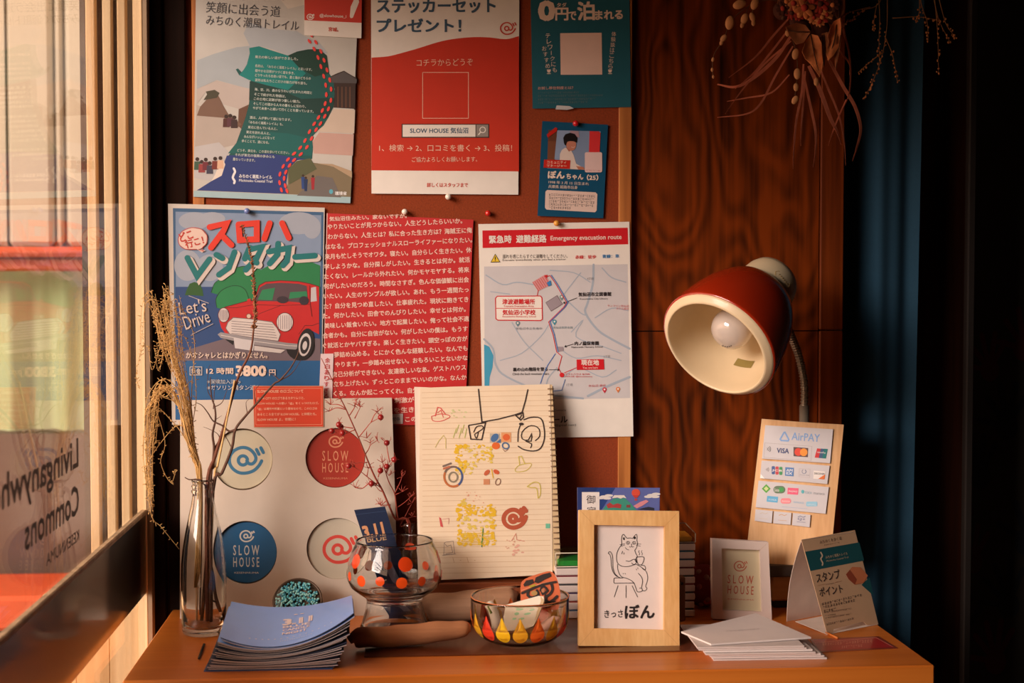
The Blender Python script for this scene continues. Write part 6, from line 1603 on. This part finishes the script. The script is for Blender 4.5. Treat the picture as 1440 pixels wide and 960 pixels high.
A.text('みちのく潮風トレイル', 816, 206, 930, 184, h=16, c=(190, 170, 140), l=3, bold=0.01); A.text('Michinoku Coastal Trail', 820, 222, 934, 200, h=9, c=(190, 170, 140), l=3)
A.text('スタンプ', 770, 330, 892, 306, h=48, c=bk2, l=3, bold=0.01); A.line([(772, 344), (812, 336)], 1.6, (170, 120, 80), 2); A.line([(862, 328), (900, 320)], 1.6, (170, 120, 80), 2); A.dashes(816, 338, 860, 5, bk2, 3, 330, seed=7)
A.text('ポイント', 786, 402, 906, 380, h=46, c=bk2, l=3, bold=0.01)
A.poly([(920, 286), (952, 247), (996, 249), (1034, 292), (1012, 330), (966, 340), (934, 312)], (206, 120, 78), 3); A.poly([(920, 286), (940, 262), (976, 312), (966, 340), (934, 312)], (150, 66, 40), 4)
for i, (y, x1) in enumerate(((432, 998), (448, 970), (468, 940))): A.dashes(794 + i * 6, y + 8 - i * 0, x1, 14, bk2, 3, y - 40 + i * 10, seed=i, frac=1 if i < 2 else 0.5)
for i, (y, x1) in enumerate(((484, 950), (500, 870), (512, 946))): A.dashes(808 + i * 3, y, x1, 8, bk2, 3, y - 22 if i != 1 else y - 8, seed=i)
A.dashes(820, 545, 958, 11, bk2, 3, 514, seed=8)
A.build('front_panel', tc_)
b = MB(); mwh = M((226, 210, 198), 0.7)
q = lambda t: Rl.lerp(c_, t); q2_ = lambda t: Rr.lerp(b_ + off_, t)
bow = off_.normalized()
b.grid(lambda u, v: q(v).lerp(q2_(v), u) + bow * (0.008 * sin(v * pi)) * 1.0 - V((0, 0, 0)), 4, 10, mwh, thick=-bow * 0.0006); b.build('back_panel', tc_)
b = MB(); e0 = a_.lerp(c_, 0.78); e1 = b_.lerp(b_ + off_, 0.8)
b.solid([a_ + V((0, 0, .0008)), b_ + V((0, 0, .0008)), e1 + V((0, 0, 0.004)), e0 + V((0, 0, 0.004))], V((0, 0, -0.0005)), mwh); b.build('base_flap', tc_)
b = MB(); s0 = T(1168, 894); s1 = T(1181, 893.5); s1 = T(1178, 899)
d = V((s1.x - s0.x, s1.y - s0.y, 0)); s0.z = s1.z = ZT + 0.0018; e = s0 - d * 0.6
b.tube([s1, e], 0.0016, M((214, 120, 50), 0.6), 6); mark(b.build('pencil'), 'short orange pencil poking out under the tent card', 'pencil')

# ================================================================ envelopes
m_en = M((232, 220, 216), 0.6, var=0.02); m_en2 = M((214, 202, 198), 0.6)
e_fl, e_fr = T(1003.6, 930), T(1163, 927.5)
ex = (e_fr - e_fl); exn = ex.normalized(); eyn = V((-exn.y, exn.x, 0))
DE = 0.118
jit = random.Random(5)
NE = 8
def envelope(z, th, fl, dirx, diry, w, d, label, curl=0.0, m=m_en):
    mb = MB()
    fn = lambda u, v: fl + dirx * (w * u) + diry * (d * v) + V((0, 0, z - fl.z + curl * (1 - u) ** 2 * (1 - v) * 4 * (0.25)))
    mb.grid(lambda u, v: fn(u, v) + V((0, 0, th)), 8, 6, m, thick=(0, 0, -th))
    A = Art(lambda x, y, off: fn(x, y) + V((0, 0, th + 0.0001 + off)), mb=mb)
    A.line([(0.04, 0.98), (0.48, 0.55), (0.52, 0.55), (0.96, 0.98)], 0.004, (196, 184, 180), 1)
    mark(mb.build('envelope'), label, 'envelope', 'white envelopes stacked at the front of the table')
zz = ZT + 0.0002
for i in range(NE - 1):
    fl = e_fl + eyn * jit.uniform(0, .004) + exn * (jit.uniform(-.004, .002) - 0.0028 * i)
    th = 0.0017 if i % 2 else 0.0021
    envelope(zz, th, V((fl.x, fl.y, zz)), exn, eyn, ex.length * (1 - 0.010 * i) , DE, 'white envelope at the very bottom of the envelope stack' if i == 0 else 'white envelope in the middle of the envelope stack', m=m_en if i % 3 else m_en2)
    zz += th + 0.0006
# top one, turned
zt = zz
f0 = T(1000, 907.5, zt); f1 = T(1140.5, 898, zt); f2 = T(1063, 864, zt)
dx_ = (f1 - f0); w_e = dx_.length; dx_.normalize(); dy_ = V((-dx_.y, dx_.x, 0))
bkp = T(958, 890, zt)
mb = MB(); quad = [f0, f1, f2, bkp]
mb.solid([p + V((0, 0, 0.0022)) for p in quad], V((0, 0, -0.002)), m_en)
A = Art(lambda x, y, off: T(x, y, zt + 0.0022 + 0.0001 + off), 3.692, 940, 730, mb)
A.dashes(300, 580, 470, 6, (196, 184, 184), 1, 568, seed=2)
mark(mb.build('envelope'), 'white envelope lying turned on top of the envelope stack', 'envelope', 'white envelopes stacked at the front of the table')

# ================================================================ red card lying on the table
A = Art(lambda x, y, off: T(x, y, ZT + 0.0008 + off), 3.692, 940, 730, rough=0.3, coat=0.5)
A.sheet([(735, 622), (1092, 606), (1192, 668), (780, 690)], (140, 62, 40), 0.0006)
A.poly([(745, 626), (1082, 611), (1172, 664), (784, 683)], (178, 46, 44), 1)
A.line([(760, 640), (1078, 614), (1166, 662)], 2.2, (226, 150, 130), 2)
A.dashes(800, 648, 1060, 15, (226, 150, 130), 2, 630, seed=3); A.dashes(900, 662, 1000, 13, (226, 150, 130), 2, 656, seed=4)
mark(A.mb.build('price_card'), 'red laminated card lying flat at the right end of the table', 'card')

# ================================================================ red patterned pouch in the shade
pc = V((pt(990, 824, 2.045).x, -0.055, ZT + 0.0005))
b = MB()
rr = random.Random(1)
b.ball(pc + V((0, 0, 0.030)), 0.030, M((120, 24, 20), 0.8), 20, 12, (0.95, 0.7, 1.0))
for k in range(26):
    th, ph = rr.uniform(0.5, 2.6), rr.uniform(-pi, 0)
    n = V((sin(th) * cos(ph) * 0.95, sin(th) * sin(ph) * 0.7, cos(th))); c = pc + V((0, 0, 0.03)) + n * 0.0295
    b.ball(c, 0.0042, M(rr.choice([(190, 50, 40), (170, 96, 90), (160, 30, 30), (150, 110, 100)]), 0.8), 8, 4, (1, 0.5, 1))
mark(b.build('patterned_pouch'), 'red patterned cloth pouch in the shade behind the white picture frame', 'pouch')

# ================================================================ hanging dried flowers
hd = 2.02
H = lambda x, y, dd=0.0: pt(980 + x / 4, y / 4, hd + dd)
sw = thing('dried_flower_bunch', 'hanging bunch of dried brown leaves, flowers and grass blades', 'dried flowers', H(640, -240))
m_lf = M((231, 139, 81), 0.8, var=0.25, scale=60); m_lf2 = M((166, 98, 57), 0.8, var=0.25, scale=60); m_bl = M((210, 119, 88), 0.8, var=0.15, scale=80); m_pd = M((208, 145, 93), 0.7, var=0.15, scale=80)
m_stm = M((90, 58, 36), 0.8)
b = MB()
for dx in (-30, -10, 10, 30, 50): b.tube([H(640 + dx * 2, -240), H(620 + dx, -100), H(600 + dx * 3, 40, -.01), H(600 + dx * 4, 110, -.015)], 0.0022, m_stm, 6)
b.build('stems', sw)
def blade(pts, w, m=m_bl, tw=0.3):
    q = spline([H(*p) for p in pts], 6); n = len(q); b = MB()
    L = []; Rr = []
    for i, p in enumerate(q):
        t = (q[min(i + 1, n - 1)] - q[max(i - 1, 0)]).normalized(); s_ = t.cross(V((0, 1, 0)))
        s_ = (s_.normalized() if s_.length > .1 else V((1, 0, 0))) * cos(tw * i / n * 3) + V((0, 1, 0)) * sin(tw * i / n * 3)
        f = w * (0.35 + 0.65 * sin(pi * min(1, 0.15 + 0.85 * i / n)))
        L.append(p + s_ * f); Rr.append(p - s_ * f)
    th = V((0, 0.0006, 0))
    b.add(L + Rr, [(i, i + 1, n + i + 1, n + i) for i in range(n - 1)], m, True)
    b.add([p + th for p in L + Rr], [(n + i, n + i + 1, i + 1, i) for i in range(n - 1)], m, True)
    b.skirt(L + Rr[::-1], th, m); b.build('grass_blade', sw)
for pts, w in (([(520, 100), (430, 200), (330, 320), (180, 436)], .0016), ([(520, 160), (420, 290), (320, 410), (215, 500)], .0016), ([(530, 200), (450, 320), (330, 430), (220, 488), (115, 474)], .0026), ([(540, 260), (440, 430), (360, 580), (280, 640), (115, 660)], .0016), ([(530, 230), (380, 360), (260, 500), (160, 640)], .0014), ([(520, 420), (420, 520), (280, 550), (170, 570)], .0012),
               ([(600, 360), (590, 520), (560, 680), (545, 860), (542, 950)], .0017), ([(610, 400), (600, 560), (588, 720), (585, 820)], .0014), ([(600, 420), (640, 600), (668, 740), (668, 850), (655, 940)], .0020), ([(630, 370), (690, 500), (750, 660), (790, 740), (815, 815)], .0034), ([(690, 380), (740, 500), (800, 650), (830, 800), (838, 930)], .0016),
               ([(740, 330), (820, 480), (890, 600), (922, 720), (900, 830), (876, 905)], .0028), ([(790, 20), (820, 150), (860, 320), (858, 520), (800, 650)], .0016), ([(800, 280), (860, 360), (858, 420)], .0014), ([(840, 560), (780, 700), (740, 820)], .0012)):
    blade(pts, w)
def leaf(pts, mid, m, cup=0.010, fold=8):
    """curled dry leaf: outline points and a midrib; edges curl towards the viewer"""
    b = MB(); n = len(pts); c = V((sum(p[0] for p in pts) / n, sum(p[1] for p in pts) / n))
    rings = [1.0, 0.75, 0.5, 0.25]; vs = []; rr = random.Random(int(pts[0][0]))
    ph = [rr.uniform(-1, 1) for _ in range(n)]
    for q in rings:
        for i, p in enumerate(pts):
            x, y = c.x + (p[0] - c.x) * q, c.y + (p[1] - c.y) * q
            vs.append(H(x, y, -0.02 - cup * q * q * (0.6 + 0.6 * sin(i * 1.7 + ph[0])) + 0.002 * sin(x * 0.12 + y * 0.05)))
    vs.append(H(c.x, c.y, -0.02)); k = len(vs) - 1
    fs = [(r * n + i, r * n + (i + 1) % n, (r + 1) * n + (i + 1) % n, (r + 1) * n + i) for r in range(3) for i in range(n)] + [(3 * n + i, 3 * n + (i + 1) % n, k) for i in range(n)]
    b.add(vs, fs, m, True); b.add([v + V((0, 0.0012, 0)) for v in vs], [f[::-1] for f in fs], m, True); b.skirt(vs[:n], V((0, 0.0012, 0)), m)
    b.tube([H(x, y, -0.0225 - 0.001) for x, y in mid], 0.0008, m_stm, 5)
    b.build('leaf', sw)
leaf([(640, 190), (680, 200), (700, 240), (710, 320), (705, 380), (692, 432), (670, 400), (640, 360), (610, 330), (592, 290), (610, 240)], [(640, 190), (655, 280), (690, 425)], m_lf)
leaf([(500, 150), (560, 128), (610, 140), (640, 180), (600, 240), (560, 250), (520, 200)], [(500, 170), (570, 180), (640, 180)], m_lf2)
leaf([(770, 120), (806, 100), (812, 160), (806, 250), (770, 310), (740, 340), (726, 300), (730, 220), (750, 160)], [(790, 110), (775, 220), (742, 335)], m_lf)
leaf([(700, 190), (735, 180), (745, 240), (730, 300), (712, 380), (704, 300)], [(715, 190), (715, 370)], m_lf2, 0.006)
leaf([(790, -60), (830, -40), (830, 60), (800, 120), (770, 60)], [(800, -50), (800, 110)], m_lf2)
leaf([(820, 150), (800, 300), (780, 390), (772, 300), (790, 200)], [(815, 160), (782, 380)], m_lf2, 0.004)
leaf([(520, 60), (470, 90), (450, 40), (460, -20), (500, -30)], [(510, 50), (462, 10)], m_lf2)
def pod(x, y, r, rot, m=m_pd):
    b = MB(); b.ball(H(x, y, -0.02), 0.0055 * r, m, 12, 8, (0.75, 0.35, 1.15), Matrix.Rotation(radians(rot), 3, 'Y')); b.build('seed_pod', sw)
for x, y, r, rot in ((240, 25, 1.5, 70), (325, 22, 1.3, 20), (185, 128, 1.5, 10), (268, 106, 1.2, 20), (256, 140, .7, 20), (312, 96, 1.0, -20), (318, 128, .7, 0), (150, 215, .9, 40), (138, 240, .6, 20), (90, 335, .5, 10), (86, 392, .45, 0), (92, 432, .4, 0), (555, 304, 1.2, 10), (565, 415, 1.2, 0), (558, 490, .9, 0), (552, 562, 1.0, 30), (672, 460, .9, 0), (510, 185, .8, 0)): pod(x, y, r, rot)
b = MB()
for pts in ([(520, 20), (400, 0), (300, 30), (200, 110), (150, 220), (100, 300), (88, 360), (92, 440)], [(330, 10), (310, 80), (316, 130)], [(290, 40), (262, 110)], [(540, 230), (560, 300), (566, 400), (558, 490), (550, 560)], [(655, 330), (690, 420), (672, 460)]):
    b.tube(spline([H(x, y, -0.018) for x, y in pts], 4), 0.0006, m_stm, 5)
b.build('fine_stem', sw)
def flower(x, y, r, cm, cc, n=9, dd=-0.03):
    b = MB(); c = H(x, y, dd); rr = random.Random(int(x * 7 + y))
    for k in range(n):
        a = 2 * pi * k / n + rr.uniform(-.15, .15); d = V((cos(a), -0.4 + rr.uniform(-.3, .2), sin(a)))
        b.ball(c + d * r * 0.62, r * 0.48, cm, 10, 6, (1.25, 0.2, 0.62), Matrix.Rotation(-a, 3, 'Y'))
    b.ball(c + V((0, -r * .3, 0)), r * 0.42, cc, 10, 6)
    b.build('flower_head', sw)
fA = M((206, 120, 66), 0.8, var=0.2, scale=100); fB = M((170, 50, 36), 0.8, var=0.2, scale=100); fC = M((220, 140, 84), 0.8, var=0.2, scale=100); fD = M((84, 40, 24), 0.9)
for x, y, r, cm, cc in ((600, 48, .013, fA, fB), (540, 22, .010, fC, fB), (570, 80, .008, fB, fC), (530, 75, .008, fB, fD), (655, 100, .008, fC, fB), (700, 100, .009, fB, fC), (728, 85, .008, fC, fB), (690, 120, .007, fC, fB), (690, 25, .011, fB, fD), (650, 10, .010, fD, fB), (560, -20, .012, fA, fB), (630, -40, .013, fB, fD), (720, -10, .010, fD, fC), (760, 30, .009, fD, fA), (480, 50, .009, fD, fB), (500, 10, .009, fD, fA)): flower(x, y, r, cm, cc)
b = MB()
for x, y, r in ((480, 60, .013), (700, 160, .012), (590, 170, .014), (640, 60, .016), (770, 90, .012), (640, -60, .03), (560, 120, .010)): b.ball(H(x, y, 0.006), r, fD, 12, 8, (1, .6, 1))
b.build('dry_filler', sw)
# thin seeded sprays at the upper right: each a thing of its own
m_sp = M((150, 104, 60), 0.8, var=0.1); m_sd = M((190, 120, 66), 0.7, var=0.2, scale=100)
G = lambda x, y, dd=0.0: pt(1000 + x / 4.114, y / 4.114, 2.03 + dd)
def spray(lines, label, seed):
    b = MB(); rr = random.Random(seed)
    for pts in lines:
        q = spline([G(*p) for p in pts], 6); n = len(q)
        b.tube(q, [0.0008 * (1 - 0.6 * i / n) for i in range(n)], m_sp, 5)
        for i in range(int(n * .45), n):
            for _ in range(1 + (i > n * .75)):
                d = V((rr.uniform(-1, 1), rr.uniform(-.6, .6), rr.uniform(-1, .4))).normalized() * rr.uniform(.0012, .003)
                b.tube([q[i], q[i] + d], 0.0003, m_sp, 4); b.ball(q[i] + d, rr.uniform(.0008, .0015), m_sd, 6, 5, (1, 1, 1.3))
    b.build
    mark(b.build('seed_spray'), label, 'dried plant', 'seeded sprays hanging at the top right')
spray([[(1020, -120), (1020, 20), (1016, 160), (990, 320), (940, 460), (885, 570)], [(1000, 300), (930, 350), (850, 420)], [(1010, 220), (1050, 320), (1078, 470)]], 'thin dry spray hanging in front of the navy curtain fold nearest the flowers', 1)
spray([[(960, -100), (975, 80), (972, 230), (974, 360)], [(960, 20), (945, 100), (942, 170)]], 'short fine dry spray hanging just right of the dried leaves', 2)
spray([[(1010, -60), (960, 30), (880, 60), (820, 110), (765, 140)], [(920, 40), (800, 70), (755, 90)]], 'dry spray reaching sideways towards the brown leaves', 3)
spray([[(1200, -100), (1215, 20), (1250, 130), (1258, 235)], [(1205, -40), (1205, 60), (1190, 120)]], 'dry spray hanging at the middle of the navy curtain', 4)
spray([[(1280, -100), (1300, 60), (1312, 220), (1316, 420)], [(1290, 0), (1320, 120), (1380, 240)]], 'long dry spray hanging in front of the dark post', 5)
spray([[(1300, -100), (1335, 60), (1365, 150), (1414, 215)], [(1050, 105), (1200, 98), (1330, 120)]], 'dry spray hanging farthest right beside the dark post', 6)
